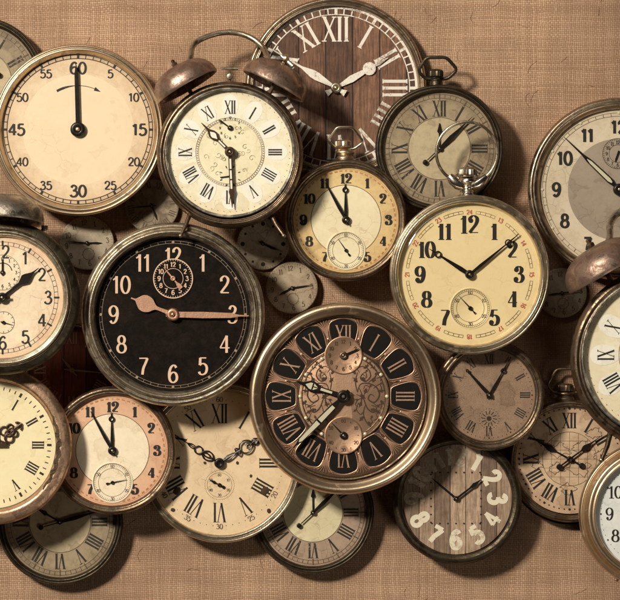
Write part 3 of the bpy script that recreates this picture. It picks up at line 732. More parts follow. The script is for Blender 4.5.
# ================================================================== grey centred clock at the right edge
ck = Clock('brass_rimmed_clock', 'large clock with bold arabic numerals and grey centre at the right edge', 'clock', 619, 189.5, 0, 20)
casing(ck, 90, 0, 16, 'brass')
ck.ringpart('bezel', 'umber', [(89.8, 15), (91.2, 17), (91.2, 20), (89.6, 22.6), (87.6, 23.4), (86.4, 22.4), (84.6, 22.8), (82.6, 22), (79.6, 19.6), (79, 16)], (0, .8), 1.1)
M['gr'] = dialmat('cream chapter ring', (.70, .60, .45), (.5, .39, .26), .4, .25, .5, 3, .4, 79)
M['gr_in'] = dialmat('grey brown centre', (.36, .295, .225), (.26, .20, .15), .4, .2, .5, 4)
ck.dial(79.6, 18, 'gr')
m = MB(); m.lathe([(51, 18.08), (.05, 18.08)], 96); ck.onto(m, 'center_disc', 'gr_in')
n = MB()
for i in range(12): number(n, str(i or 12), pol(62.5, i*30), 13, 3.0, 2.2, 18.15, 1.0, serif=False)
ck.onto(n, 'numerals', 'ink')
n = MB(); ticks(n, 73.6, 76.4, 60, .5, 18.15, 5); n.ring(73.2, 73.5, 18.15); n.ring(76.5, 76.8, 18.15); ck.onto(n, 'minute_track', 'inkbrown')
n = MB()
for i in range(12): n.lathe([(1.5, 18), (1.3, 18.7), (.05, 19)], 14, pol(76.6, i*30))
ck.onto(n, 'lume_dots', 'lume')
c1 = (-1, 36); n = MB(); n.ring(15, 15.4, 18.2, c1, 64); n.ring(8.6, 9, 18.2, c1, 64); ticks(n, 13.2, 15, 48, .35, 18.2, 0, c1)
for i in range(12): number(n, str(i or 12), pol(11.3, i*30, c1), 3.2, .6, .35, 18.2)
ck.onto(n, 'alarm_track', 'ink')
hand_poly(ck, 'alarm_hand', 'blackhand', [(.8, -3), (.8, 6), (.2, 9)], 200, 19, .6, c1)
for nm, L, ang, w in (('minute_hand', 76, -46.5, 3.0), ('hour_hand', 48, 128, 3.4)):
    h = hand_poly(ck, nm, 'blackhand', [(1.2, -9), (1.4, 0), (1.4, 7), (w, 13), (w*.8, L*.55), (1, L*.66), (.3, L)], ang, 20+(L > 60), 1)
    m = MB(); m.poly([(w*.25, 10), (w*.62, 14), (w*.45, L*.52), (.25, L*.58), (-.25, L*.58), (-w*.45, L*.52), (-w*.62, 14), (-w*.25, 10)], 20.95+(L > 60), 21.15+(L > 60), rot(ang)); ck.part(m, 'lume', 'lume', h)
hub(ck, 6, 18.3, 6)

# ================================================================== cream watch with wire ring
ck = Clock('cream_pocket_watch', 'large cream pocket watch with black arabic numerals, red hour marks and a wire ring', 'pocket watch', 469.5, 274.5, 47, 14)
casing(ck, 78.5, 0, 12, 'nickel')
ck.ringpart('bezel', 'nickel', [(78.2, 11), (79.8, 12.6), (80, 15.4), (78.8, 17.4), (77.4, 17.4), (76.8, 16.4), (75.8, 16.6), (74.8, 18.6), (73.2, 19.2), (71.4, 17.6), (70.4, 13)], fr=1.0)
M['cw'] = dialmat('warm cream enamel', (.92, .76, .46), (.80, .58, .28), .18, .2, .4, 9, .25, 70)
ck.dial(71, 14, 'cw')
n = MB()
for i in range(12):
    if i == 6: continue
    number(n, str(i or 12), pol(49.5, i*30) if i else (0, 50), 17.5 if i == 0 else 15.8, 3.9, .9, 14.1, .92, ball=True)
ck.onto(n, 'numerals', 'ink')
n = MB()
for i in range(12):
    s = str(i+12 if i else 24); number(n, s, pol(62.3, i*30), 4.4, 1.0, .7, 14.1, 1.0, turn=i*30 if i in (0, 1, 2, 3, 10, 11, 9) else i*30, serif=False)
ck.onto(n, 'hour_marks', 'red')
n = MB()
for i in range(12):
    A = [pol(63.6, i*30+6+k) for k in range(0, 19, 2)]; B = [pol(60.9, i*30+6+k) for k in range(0, 19, 2)]
    n.ribbon(A + B[::-1], .4, 14.1, True)
    for k in (10, 15, 20): n.ribbon([pol(60.9, i*30+k), pol(63.6, i*30+k)], .4, 14.1)
ck.onto(n, 'minute_track', 'inkbrown')
c = (.8, -33.8); m = MB(); m.lathe([(20.8, 14), (20.8, 14.3), (20, 14.5), (19.4, 14.1), (.05, 14.1)], 72, c); ck.onto(m, 'seconds_dial', 'cw')
n = MB(); n.ring(13.6, 14, 14.2, c, 64); n.ring(19, 19.4, 14.25, c, 64); n.ring(17.2, 17.5, 14.2, c, 64); ticks(n, 17.2, 19.2, 60, .35, 14.2, 0, c)
for i in range(6): number(n, str(i*10 or 60), pol(15.6, i*60, c), 3.4, .6, .4, 14.2, 1, turn=0)
ck.onto(n, 'seconds_track', 'inkbrown')
hand_poly(ck, 'seconds_hand', 'blackhand', [(1.1, -7), (.4, -4), (.7, 0), (.12, 17)], -43, 15.2, .5, c, 0); hub(ck, 2.2, 14.2, 2, c=c, pin=None, name='seconds_hub')
def ringhand2(L, rr, ang, z, w, R_=3.5):
    m = MB(); T = rot(ang)
    m.poly([(w*.5, -4), (w*.8, 0), (w, L*.22), (w*.4, rr-R_+.4), (-w*.4, rr-R_+.4), (-w, L*.22), (-w*.8, 0), (-w*.5, -4)], z, z+.9, T)
    m.lathe([(R_, z), (R_, z+.9), (R_-1.3, z+.9), (R_-1.3, z), (R_, z)], 28, pol(rr, ang))
    m.poly([(.9, rr+R_-.4), (.2, L), (-.2, L), (-.9, rr+R_-.4)], z, z+.9, T); return m
ck.part(ringhand2(48, 37.5, -57.5, 15.2, 2.3), 'hour_hand', 'blackhand', bevel=.2)
ck.part(ringhand2(64, 50, 50.6, 16.4, 1.6), 'minute_hand', 'blackhand', bevel=.2)
hub(ck, 4.6, 14.2, 5, pin='nickel')
m = MB(); m.lathe([(71.8, 16.4)] + [(57+14.6*math.cos(PI/2*i/16), 16.8+5.2*math.sin(PI/2*i/16)) for i in range(0, 17)] + [(40, 22.3), (20, 22.5), (.05, 22.55)], 160); ck.part(m, 'crystal', 'glass', sharp=180)
m = MB(); X = Matrix.Translation((-1.5, 76, 7)) @ Matrix.Rotation(-rad(90), 4, 'X')
m.lathe(fillet([(7.5, -2), (7, 4), (5.6, 6), (6.6, 7.4), (5.6, 9), (6.6, 10.6), (5.8, 12), (7, 14), (10, 17), (9, 20), (6, 21), (.1, 21)], .7), 48, mat=X); pen = ck.part(m, 'pendant', 'silver')
m = MB()
for s_ in (-1, 1):
    m.tube([(-1.5+s_*4, 89, 8), (-1.5+s_*10, 91, 8), (-1.5+s_*15, 95, 8), (-1.5+s_*18.5, 99, 8)], [5.6, 6, 5.4, 3.6], seg=14)
ck.part(m, 'bow_lugs', 'silver', pen)
m = MB(); m.lathe(fillet([(3, 0), (8.6, .8), (9.2, 3), (8.8, 8), (6.6, 10.4), (.1, 11)], .8), 72, mat=Matrix.Translation((-1.5, 97, 8)) @ Matrix.Rotation(-rad(90), 4, 'X'), wob=lambda a: .055*math.sin(a*18)); ck.part(m, 'crown', 'nickel')
m = MB(); R_ = 30.5; ctr = (-2.5, 122)
m.tube([(ctr[0]+R_*math.sin(rad(a)), ctr[1]+R_*math.cos(rad(a)), 8+ (1+math.cos(rad(a)))*3) for a in range(-146, 147, 4)], 1.6, seg=12); ck.part(m, 'bow', 'nickel')

# ================================================================== black faced clock
ck = Clock('black_faced_clock', 'large clock with black dial, copper arabic numerals and tarnished round rim', 'clock', 173, 314.5, 47, 20)
casing(ck, 90.5, 0, 16, 'pewter')
ck.ringpart('bezel', 'pewter', [(90, 15), (91.8, 17), (92, 20), (90.4, 23), (88, 24.2), (86.4, 23.2), (85.4, 23.4), (84, 26), (82, 26.6), (80.4, 25), (79, 24.4), (77.4, 19.5), (77, 16)], (0, 0), 1.1)
M['bk'] = dialmat('black dial', (.004, .0028, .002), (.022, .013, .008), .45, .0, .42, 3)
M['bk'].node_tree.nodes['Principled BSDF'].inputs['Specular IOR Level'].default_value = .12
ck.dial(78, 18, 'bk')
n = MB()
for i in range(12): number(n, str(i or 12), pol(59.5 if i else 59, i*30), 17.2 if i else 15.5, 2.6, 1.2, 18.15, .9, serif=False)
ck.onto(n, 'numerals', 'peach')
n = MB(); n.ring(73.6, 73.9, 18.15); n.ring(71, 71.3, 18.15); ticks(n, 71, 73.8, 60, .35, 18.15)
for i in range(12): n.disc(1.4, 18.5, pol(72.4, i*30), 12)
M['fine'] = inkmat('faded fine lines', (.34, .25, .18), .5, .5, (.05, .04, .03))
ck.onto(n, 'minute_track', 'fine')
c1 = (0, 36); m = MB(); m.lathe([(20, 18.6), (.05, 18.6)], 64, c1); ck.onto(m, 'alarm_dial', 'bk')
n = MB(); n.ring(19, 20, 18.65, c1, 64); n.ring(9.8, 10.3, 18.65, c1, 48); ticks(n, 17.6, 19.2, 48, .4, 18.65, 0, c1)
for i in range(12): number(n, str(i or 12), pol(14, i*30, c1), 4.6, .95, .6, 18.65, 1, serif=False)
ck.onto(n, 'alarm_numerals', 'peach')
hand_poly(ck, 'alarm_hand', 'copperhand', [(2.2, -13), (2.4, -9), (.9, -5), (1, 0), (.8, 8), (.25, 15)], -40, 19.4, .7, c1); hub(ck, 2.8, 18.7, 2.4, 'copperhand', c=c1, pin=None, name='alarm_hub')
# hour hand with a round bulb, minute hand a long baton
m = MB(); T = rot(-68.5); o_ = [(2.2, -6), (2.6, 0), (2.0, 10), (2.0, 17), (3.4, 20), (7, 24), (8.6, 29), (7.6, 34), (3.6, 38), (1.2, 40.5), (.8, 45)]
pp = spline([(w, y) for w, y in o_], 3); m.poly(pp + [(-w, y) for w, y in pp[::-1]], 20.2, 21.0, T); ck.part(m, 'hour_hand', 'copperhand', bevel=.35)
hand_poly(ck, 'minute_hand', 'copperhand', [(2.4, -7), (3.0, 0), (3.0, 12), (3.3, 30), (2.6, 58), (1, 66), (.6, 76)], 91, 22, .8, bevel=.25)
hub(ck, 6.6, 18.2, 7, 'copperhand', pin='gold')

# ================================================================== cream roman clock, lower middle
ck = Clock('cream_roman_clock', 'large cream clock with scrolled black hands and roman numerals at lower centre left', 'clock', 221, 463, 16, 10)
casing(ck, 78.5, 0, 8, 'nickel')
ck.ringpart('bezel', 'nickel', [(78.2, 7), (79.8, 8.2), (79.8, 10.6), (78.4, 12.2), (77.2, 12), (76.8, 11), (75.8, 11.2), (75, 12.8), (73.4, 13), (72.4, 12), (71.8, 9)], fr=.7)
M['cr'] = dialmat('sandy enamel', (.80, .615, .40), (.60, .42, .25), .35, .45, .5, 12, .35, 72)
ck.dial(72.4, 10, 'cr')
H0 = (-1.5, 0)
n = MB()
for i in range(12): roman(n, ROM[i], pol(49.5, i*30, H0), 19, i*30, 10.1, 1.9, .6, .85, .95)
ck.onto(n, 'numerals', 'ink')
n = MB()
for i in range(60):
    if i % 5: n.disc(.45, 10.1, pol(63, i*6, H0), 8)
for i in range(12): number(n, str(i*5 or 60), pol(63.5, i*30, H0), 5, .9, .4, 10.1, 1, turn=i*30 + (180 if 4 <= i <= 8 else 0))
ck.onto(n, 'minute_track', 'inkbrown')
c = (-1.5, -22); n = MB()
for i in range(60): n.disc(.35, 10.1, pol(14.6, i*6, c), 6)
n.ring(12.2, 12.5, 10.1, c, 64)
for i in range(6): number(n, str(i*10 or 60), pol(10, i*60, c), 2.6, .5, .3, 10.1)
ck.onto(n, 'seconds_track', 'inkbrown')
n = MB()
for x, y, r in ((16.5, 0, 1.3), (30, -13, 1.2), (-16, 0, 1.2), (48, -48, 1.8), (-48, -47, 1.7), (44, -28, 3.3), (-44, -28, 3.0)):
    n.lathe([(r*1.3, 10.05), (r, 10.5), (.05, 10.6)], 12, (x, y), wob=lambda a: .12*math.sin(2*a+x)+.07*math.sin(5*a+y))
ck.onto(n, 'rust_spots', 'rust')
hand_poly(ck, 'seconds_hand', 'blackhand', [(1.4, -6), (1.6, -4), (.5, -2), (1.2, 0), (.5, 3), (1.5, 6), (.3, 11)], -62, 10.8, .6, c); hub(ck, 2, 10.2, 1.8, c=c, pin=None, name='seconds_hub')
def scroll_hand(ang, L, z, sc, kind):
    """openwork hand of wire loops"""
    m = MB(); T = rot(ang, H0)
    def tb(p, r): m.tube([(x, y, z) for x, y in p], r, T=T, seg=8)
    if kind == 0:
        tb([(0, 0), (0, 9)], 1.1)
        for s_ in (-1, 1):
            tb(spline([(0, 7), (s_*3.4, 10), (s_*4.4, 15), (s_*2, 19), (0, 20.5), (s_*1.5, 17), (s_*1.4, 13), (0, 10.5)], 5), .7)
            tb(spline([(0, 20), (s_*3.2, 22.5), (s_*3.4, 26.5), (0, 29.5)], 5), .7)
            tb(spline([(s_*1, 29), (s_*1.8, 33), (0, 38)], 4), .5)
        tb([(0, 29), (0, L)], .5)
    else:
        tb([(0, 0), (0, 12)], .9)
        for s_ in (-1, 1):
            tb(spline([(0, 5), (s_*2, 9), (s_*1.2, 16), (0, 20)], 5), .7)
            tb(spline([(0, 24), (s_*5, 27), (s_*6.2, 32), (s_*3.5, 37), (0, 38), (s_*2.4, 34), (s_*1.6, 31)], 5), .8)
            tb(spline([(0, 20), (s_*4, 21), (s_*1.6, 24)], 4), .8)
            tb(spline([(0, 38), (s_*2.8, 41), (s_*1, 45), (0, 47)], 4), .8)
        tb([(0, 18), (0, 25)], 1); tb([(0, 36), (0, L)], .7)
    return m
ck.part(scroll_hand(-58, 55, 11.6, 1, 0), 'minute_hand', 'blackhand')
ck.part(scroll_hand(58, 53, 13, 1, 1), 'hour_hand', 'blackhand')
hub(ck, 5.2, 10.2, 5, c=H0, pin=None)

# ================================================================== left alarm clock with nickel rim
def nickel_alarm(cx, cy, z, q, label, dialm, rim, case, nums_serif, handed=True, top=True, wide_rim=False):
    ck = Clock('round_alarm_clock', label, 'alarm clock', cx, cy, z, 24, 'round alarm clocks at the picture edges')
    casing(ck, 77*q, 0, 18, case, taper=.9)
    if wide_rim:
        ck.ringpart('bezel', rim, [(a*q, b) for a, b in [(76, 16), (77.6, 18), (77.6, 22), (75.6, 24.6), (73.6, 24), (72.8, 22.4), (71, 24.2), (68, 27.4), (65.4, 27.6), (64, 26.4), (62.6, 27.4), (60.8, 27), (59.8, 22)]], fr=1.2)
    else:
        ck.ringpart('outer_rim', case, [(a*q, b) for a, b in [(76, 17), (77.6, 18.4), (77.4, 20.6), (75, 23), (71, 24.4), (68, 25), (67.4, 23)]], fr=1.6)
        ck.ringpart('bezel', rim, [(a*q, b) for a, b in [(68, 23), (68, 26.4), (66.6, 28.2), (64.8, 28.2), (63.8, 27), (62.6, 27.4), (61.2, 26), (60, 22)]], fr=.9)
    ck.dial(61*q, 23.5, dialm); z0 = 23.6
    n = MB()
    for i in range(12):
        number(n, str(i or 12), pol(45.5*q, i*30), (12.5 if not nums_serif else 12.5)*q, 2.1*q, (1.5 if not nums_serif else .8)*q, z0, 1.0, serif=nums_serif, ball=nums_serif)
    ck.onto(n, 'numerals', 'ink')
    n = MB()
    if not wide_rim:
        n.ring(51.8*q, 52.2*q, z0); n.ring(55.4*q, 55.8*q, z0); ticks(n, 52*q, 55.6*q, 60, .5, z0, 5); ticks(n, 51.4*q, 56.8*q, 12, 1.8, z0)
    else:
        for i in range(60): n.disc(.9 if i % 5 == 0 else .4, z0, pol(54.5*q, i*6), 8)
    ck.onto(n, 'minute_track', 'ink')
    c1 = (0, 25*q); n = MB(); n.ring(17.4*q, 17.8*q, z0, c1, 64)
    for i in range(12): number(n, str(i or 12), pol(13.6*q, i*30, c1), 3*q, .6, .4, z0)
    for i in range(24): n.disc(.55, z0, pol(16.4*q, i*15, c1), 8)
    c2 = (1*q, -25*q); n.ring(10.6*q, 11.1*q, z0, c2, 48); ticks(n, 8.6*q, 10.8*q, 12, .5, z0, 0, c2); n.ribbon([pol(9.5*q, a, c1) for a in range(-30, 80, 6)], .9, z0)
    ck.onto(n, 'subdial_marks', 'ink')
    hand_poly(ck, 'alarm_hand', 'blackhand', [(.8, -3), (.8, 10), (.2, 14)], 0, z0+.8, .6, c1); hub(ck, 2.4, z0, 2, c=c1, name='alarm_hub', pin='brass')
    hand_poly(ck, 'seconds_hand', 'blackhand', [(.6, -3), (.6, 0), (.15, 10)], 105, z0+.8, .5, c2); hub(ck, 1.8, z0, 1.8, c=c2, pin=None, name='seconds_hub')
    sp = [(1.3, -8), (1.6, 0), (1.3, 12), (1.6, 22), (5.0, 29), (4.4, 32), (1.4, 38), (.8, 41), (.3, 47)]
    hand_poly(ck, 'hour_hand', 'blackhand', [(w*q, y*q) for w, y in sp], 51, z0+2, 1)
    hand_poly(ck, 'minute_hand', 'blackhand', [(1.3*q, -8*q), (1.6*q, 0), (1.2*q, 30*q), (.3, 52*q)], 150 if wide_rim else 272, z0+3.4, 1)
    hub(ck, 5*q, z0+.2, 6, pin='nickel')
    return ck
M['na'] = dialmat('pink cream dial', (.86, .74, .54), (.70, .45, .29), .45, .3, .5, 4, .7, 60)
M['nz'] = dialmat('cold white dial', (.84, .84, .80), (.55, .60, .62), .35, .15, .5, 6, .4, 56)
ck = nickel_alarm(2.5, 297.5, 67, 1.0, 'alarm clock with pinkish cream dial and nickel bell cut off by the left edge', 'na', 'nickel', 'olive', False)
bell(ck, 1.0, (4, 76), (.06, 1), 12, 36, 27, 'bellsilver', False, 8)
m = MB(); m.tube([(16, 66, 12), (18, 78, 12)], 2); m.lathe(fillet([(.1, -3), (3.4, -2.4), (3.4, 2.4), (.1, 3)], .5), 20, mat=Matrix.Translation((41, 70, 12)) @ Matrix.Rotation(rad(90), 4, 'X')); m.tube([(34, 60, 12), (41, 71, 12)], 1.6); ck.part(m, 'hammer', 'pewter')
ck = nickel_alarm(653, 514, 17, .955, 'alarm clock with cold white dial and wide gold rim in the bottom right corner', 'nz', 'gold', 'bronze', True, wide_rim=True)
m = MB(); m.tube([(-30, -58, 10), (-36, -68, 12)], [3, 2]); ck.part(m, 'foot', 'bell')

# ================================================================== wide copper rimmed clock, left edge
ck = Clock('copper_rimmed_clock', 'clock with wide worn copper rim and pale yellow roman dial at the left edge', 'clock', -8, 445, 49, 13)
casing(ck, 78.5, 0, 10, 'copper')
ck.ringpart('bezel', 'copper', [(78.4, 9), (80, 11), (79.8, 13.6), (78, 15.4), (74, 16.8), (69, 17.2), (66.8, 16.6), (65.6, 14.4), (64.2, 13)], fr=1.3)
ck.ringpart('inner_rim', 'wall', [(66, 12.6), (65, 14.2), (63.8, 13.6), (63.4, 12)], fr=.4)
n = MB(); A = [pol(67.2+.9*math.sin(k*1.7), 62+k*3) for k in range(24)]
n.ribbon(A, [.4+5.2*math.sin(PI*k/23)**.6*(.75+.25*math.sin(k*2.3)) for k in range(24)], 19.8); ck.part(n, 'tarnish_patch', 'bronze')
M['cp'] = dialmat('pale yellow dial', (.88, .77, .50), (.78, .62, .34), .3, .12, .45, 8, .15, 64)
ck.dial(64.4, 12.6, 'cp')
n = MB()
for i in range(12): roman(n, ROM[i], pol(46, i*30), 11.5, i*30, 12.7, 1.6, .5, .8, .95)
ck.onto(n, 'numerals', 'ink')
n = MB(); ticks(n, 55.6, 59, 60, .9, 12.7, 5); ticks(n, 55, 59.4, 12, 2.2, 12.7); ck.onto(n, 'minute_track', 'ink')
m = MB(); T = rot(54)
def tb(p, r, closed=False): m.tube([(x, y, 14.4) for x, y in p], r, closed, T=T, seg=8)
tb([(0, 0), (0, 10)], 1.5); tb([(0, 28), (0, 37)], 1.2)
for s_ in (-1, 1):
    tb(arc(s_*4.4, 18, 4.2, 4.2, 0, 360, 20)[:-1], 1.0, True)
    tb(arc(s_*3.6, 25, 3.2, 3.2, 0, 360, 18)[:-1], .9, True)
    tb(spline([(0, 8), (s_*4, 11), (s_*9, 14)], 4), .9); tb(spline([(0, 36), (s_*3, 34.5), (s_*4.4, 32)], 4), .9)
tb(arc(0, 22, 3, 5, 0, 360, 20)[:-1], .9, True)
ck.part(m, 'hour_hand', 'brownhand')
hand_poly(ck, 'minute_hand', 'brownhand', [(2, -15), (1.8, -8), (1.5, 0), (1.3, 30), (.3, 55)], 268, 15.8, 1)
hub(ck, 5, 12.8, 5, 'brownhand')

# ================================================================== brown roman watch right of the ornate clock
ck = Clock('brown_roman_watch', 'small brown speckled watch with roman numerals beneath the cream pocket watch', 'pocket watch', 489, 395, 32, 10)
casing(ck, 54.4, 0, 8, 'bronze')
ck.ringpart('bezel', 'bronze', [(54, 7), (55.4, 8.6), (55.4, 11), (53.6, 13), (51.2, 13.4), (50, 12.4), (48.6, 13), (47, 12.6), (46, 9.6)], fr=1.0)
M['br'] = dialmat('speckled brown dial', (.37, .24, .155), (.22, .14, .088), .6, .5, .6, 8, .3, 46, grain=.45)
ck.dial(46.6, 10, 'br')
n = MB()
for i in range(12): roman(n, ROM[i], pol(36, i*30), 9.6, i*30, 10.1, 1.15, .45, .8, .95)
for i in range(60): n.disc(.8 if i % 5 == 0 else .45, 10.1, pol(43, i*6), 8)
ck.onto(n, 'numerals', 'inkworn')
c = (0, -23.5); n = MB()
for i in range(12): n.ribbon([pol(4, i*30, c), pol(8, i*30+6, c)], .8, 10.1)
n.disc(2.4, 10.1, c)
for i in range(24): n.disc(.4, 10.1, pol(10, i*15, c), 8)
ck.onto(n, 'seconds_rosette', 'inkworn')
ck.part(ringhand2(43, 28, 30, 11.6, 1.3, 2.6), 'minute_hand', 'blackhand', bevel=.2)
ck.part(ringhand2(35, 32.5, -42, 12.8, 1.7, 1.7), 'hour_hand', 'blackhand', bevel=.2)
hub(ck, 3, 10.2, 4)

# ================================================================== wooden plank clock at the bottom
ck = Clock('plank_clock', 'dark rimmed clock with pale cream digits on patchwork wooden planks at the bottom', 'clock', 456, 498.5, 16, 10)
m = MB(); m.lathe(fillet([(56, 0), (60, 1), (64, 5), (64.2, 8)], 2), 144, (1.4, -2), capb=True); ck.part(m, 'case', 'olive')
ck.ringpart('bezel', 'olive', [(63.8, 7), (64.6, 8.6), (64.4, 11), (62, 13.2), (59, 13.8), (57.2, 13), (55.8, 12.4), (55, 9.4)], (1, -1.2), 1.3)
M['planks'] = woodmat('pale patchwork planks', (.64, .51, .39), (.25, .175, .125), 15.5, 2, (.06, .035, .02))
ck.dial(55.8, 10, 'planks')
n = MB(); nf_ = MB()
for i in range(12):
    lower = 4 <= i <= 8
    number(nf_ if i in (0, 9, 10, 11) else n, str(i or 12), pol(41.5, i*30), 17, 5.0 if i != 4 else 3.6, 4.2 if i != 4 else 3.0, 10.15, .95, turn=i*30-180 if lower else i*30, serif=False, gap=.12)
M['wornaway'] = inkmat('nearly worn off cream paint', (.56, .47, .35), .7, 1.25, (.26, .19, .13))
ck.onto(nf_, 'faded_numerals', 'wornaway')
M['creamdig'] = inkmat('pale cream paint', (.76, .68, .53), .6, .75, (.45, .33, .22))
ck.onto(n, 'numerals', 'creamdig')
n = MB()
for i in range(7):
    for p in ((-24+i*8, 26), (-24+i*8, -25), (-25, -24+i*8), (25, -24+i*8)): n.disc(.95, 10.1, p, 8)
ck.onto(n, 'nail_dots', 'ink')
hand_poly(ck, 'minute_hand', 'blackhand', [(1, -3), (1.1, 0), (1.0, 20), (.5, 24), (.2, 31)], -50, 11.6, .8)
hand_poly(ck, 'hour_hand', 'blackhand', [(1, -3), (1.1, 0), (1.0, 18), (2.2, 23), (1.4, 25), (.2, 32)], 52.5, 12.6, .8)
hub(ck, 2.6, 10.2, 4)

# ================================================================== old map watch, lower right
ck = Clock('map_pocket_watch', 'brown pocket watch with an old map dial and roman numerals at lower right', 'pocket watch', 569.5, 459, 0, 11)
m = MB(); m.lathe(fillet([(54, 0), (58, 1), (61, 4), (61.2, 9)], 2), 144, (0, -4.6), capb=True); ck.part(m, 'case', 'bronze')
ck.ringpart('bezel', 'bronze', [(60.2, 8), (61.6, 9.4), (61.2, 12), (59.4, 14), (57.8, 14.4), (56.8, 13.4), (55.8, 13.8), (54.2, 12.8), (53.8, 10)], (0, -2), .9)
M['mp'] = dialmat('map paper', (.62, .45, .30), (.40, .24, .145), .6, .4, .6, 14, .5, 54)
ck.dial(54.8, 11, 'mp')
n = MB()
for i in range(12): roman(n, ROM[i], pol(38.5, i*30), 15, i*30, 11.15, 2.0, .7, .8, .92)
for i in range(60): n.disc(1.25 if i % 5 == 0 else .75, 11.15, pol(50.4, i*6), 8)
ck.onto(n, 'numerals', 'ink')
n = MB(); n.ring(26.8, 27.3, 11.1); rs = random.Random(11)
for k in range(-2, 3): n.ribbon([(k*9, -math.sqrt(27**2-(k*9)**2)), (k*9, math.sqrt(27**2-(k*9)**2))], .3, 11.1); n.ribbon([(-math.sqrt(27**2-(k*9)**2), k*9), (math.sqrt(27**2-(k*9)**2), k*9)], .3, 11.1)
for sx, sy, R_ in ((-10, 9, 9), (12, 12, 8), (10, -10, 10), (-13, -9, 7), (33, 4, 8), (25, 26, 7), (-2, -30, 7), (-32, -6, 5)):
    ph = rs.uniform(0, 6)
    n.ribbon([(sx+R_*(1+.28*math.sin(3*a+ph)+.16*math.sin(7*a+ph*2)+.08*math.sin(13*a))*math.cos(a), sy+R_*.7*(1+.25*math.sin(4*a+ph)+.15*math.sin(9*a))*math.sin(a)) for a in [2*PI*j/60 for j in range(60)]], .5, 11.1, True)
ck.onto(n, 'map_lines', 'inkbrown')
def knobhand(L, ang, z, w, tail):
    m = MB(); T = rot(ang)
    o_ = [(.8, -tail), (1.0, 0), (.7, L*.35), (w, L*.44), (w*1.05, L*.5), (.9, L*.66), (.5, L*.8), (.2, L)]
    m.poly([(a, b) for a, b in o_] + [(-a, b) for a, b in o_[::-1]], z, z+.9, T)
    m.lathe(fillet([(3, z), (3, z+.9), (.05, z+1.1)], .3), 24, pol(-tail-1, ang)); return m
ck.part(knobhand(46, -61, 12.4, 3.0, 13), 'minute_hand', 'blackhand', bevel=.2)
ck.part(knobhand(40, 53.5, 13.8, 2.6, 12), 'hour_hand', 'blackhand', bevel=.2)
hub(ck, 3, 11.2, 5, pin=None)
m = MB(); m.lathe(fillet([(9, -2), (9.5, 3), (7, 5), (10, 7), (9, 9), (.1, 9)], .8), 40, mat=Matrix.Translation((-4, 58, 6)) @ Matrix.Rotation(-rad(90), 4, 'X')); ck.part(m, 'pendant', 'bronze')
m = MB(); m.lathe(fillet([(2, 0), (8, .8), (8.3, 6.5), (6, 8.2), (.1, 8.6)], .7), 48, mat=Matrix.Translation((-4, 67, 7)) @ Matrix.Rotation(-rad(90), 4, 'X'), wob=lambda a: .05*math.sin(a*16)); ck.part(m, 'crown', 'bronze')
m = MB(); P6 = [(-15, 66), (-22, 74), (-13, 90), (5, 90), (15, 74), (8, 66)]; c = []
for i in range(6):
    a, b, d = Vector(P6[i-1]), Vector(P6[i]), Vector(P6[(i+1) % 6]); p1 = b+(a-b).normalized()*4; p2 = b+(d-b).normalized()*4
    for t in (0, .25, .5, .75, 1): v = p1*(1-t)**2+b*2*t*(1-t)+p2*t*t; c.append((v.x, v.y, 6+(v.y-66)*.2))
m.tube(c, 1.4, True, 12); ck.part(m, 'bow', 'bronze')

# ================================================================== ornate copper clock in the middle
ck = Clock('ornate_copper_clock', 'ornate clock with copper filigree dial and black cartouche numerals, wide gold rim, at the centre', 'clock', 343.5, 396.5, 47, 18)
OF = (1.3, -2)
m = MB(); m.lathe(fillet([(86, 0), (90, 1.5), (95, 8), (95.2, 14)], 2), 160, OF, capb=True); ck.part(m, 'case', 'gold')
ck.ringpart('bezel', 'gold', [(94.6, 13), (96, 14.6), (96, 17.6), (94.2, 20.4), (91.6, 21.4), (89.8, 21), (86.4, 18.6), (84.2, 17.6), (83.2, 15.6), (82.6, 12)], OF, 1.5)
ck.ringpart('inner_rim', 'bronze', [(83.4, 12.5), (82.4, 15), (80.6, 14.4), (79.6, 11)], (.7, -1.2), .7)
M['or_base'] = metal('antique copper dial', (.13, .08, .05), (.05, .028, .018), .5, .5, 15, .3)
M['or_mid'] = metal('rose copper centre', (.50, .325, .22), (.28, .16, .10), .5, .3, 16, .2)
M['cart'] = flat('black cartouche', (.007, .005, .004), .5)
M['cart'].node_tree.nodes['Principled BSDF'].inputs['Specular IOR Level'].default_value = .2
ck.dial(81, 12, 'or_base')
m = MB(); n = MB(); tr = MB()
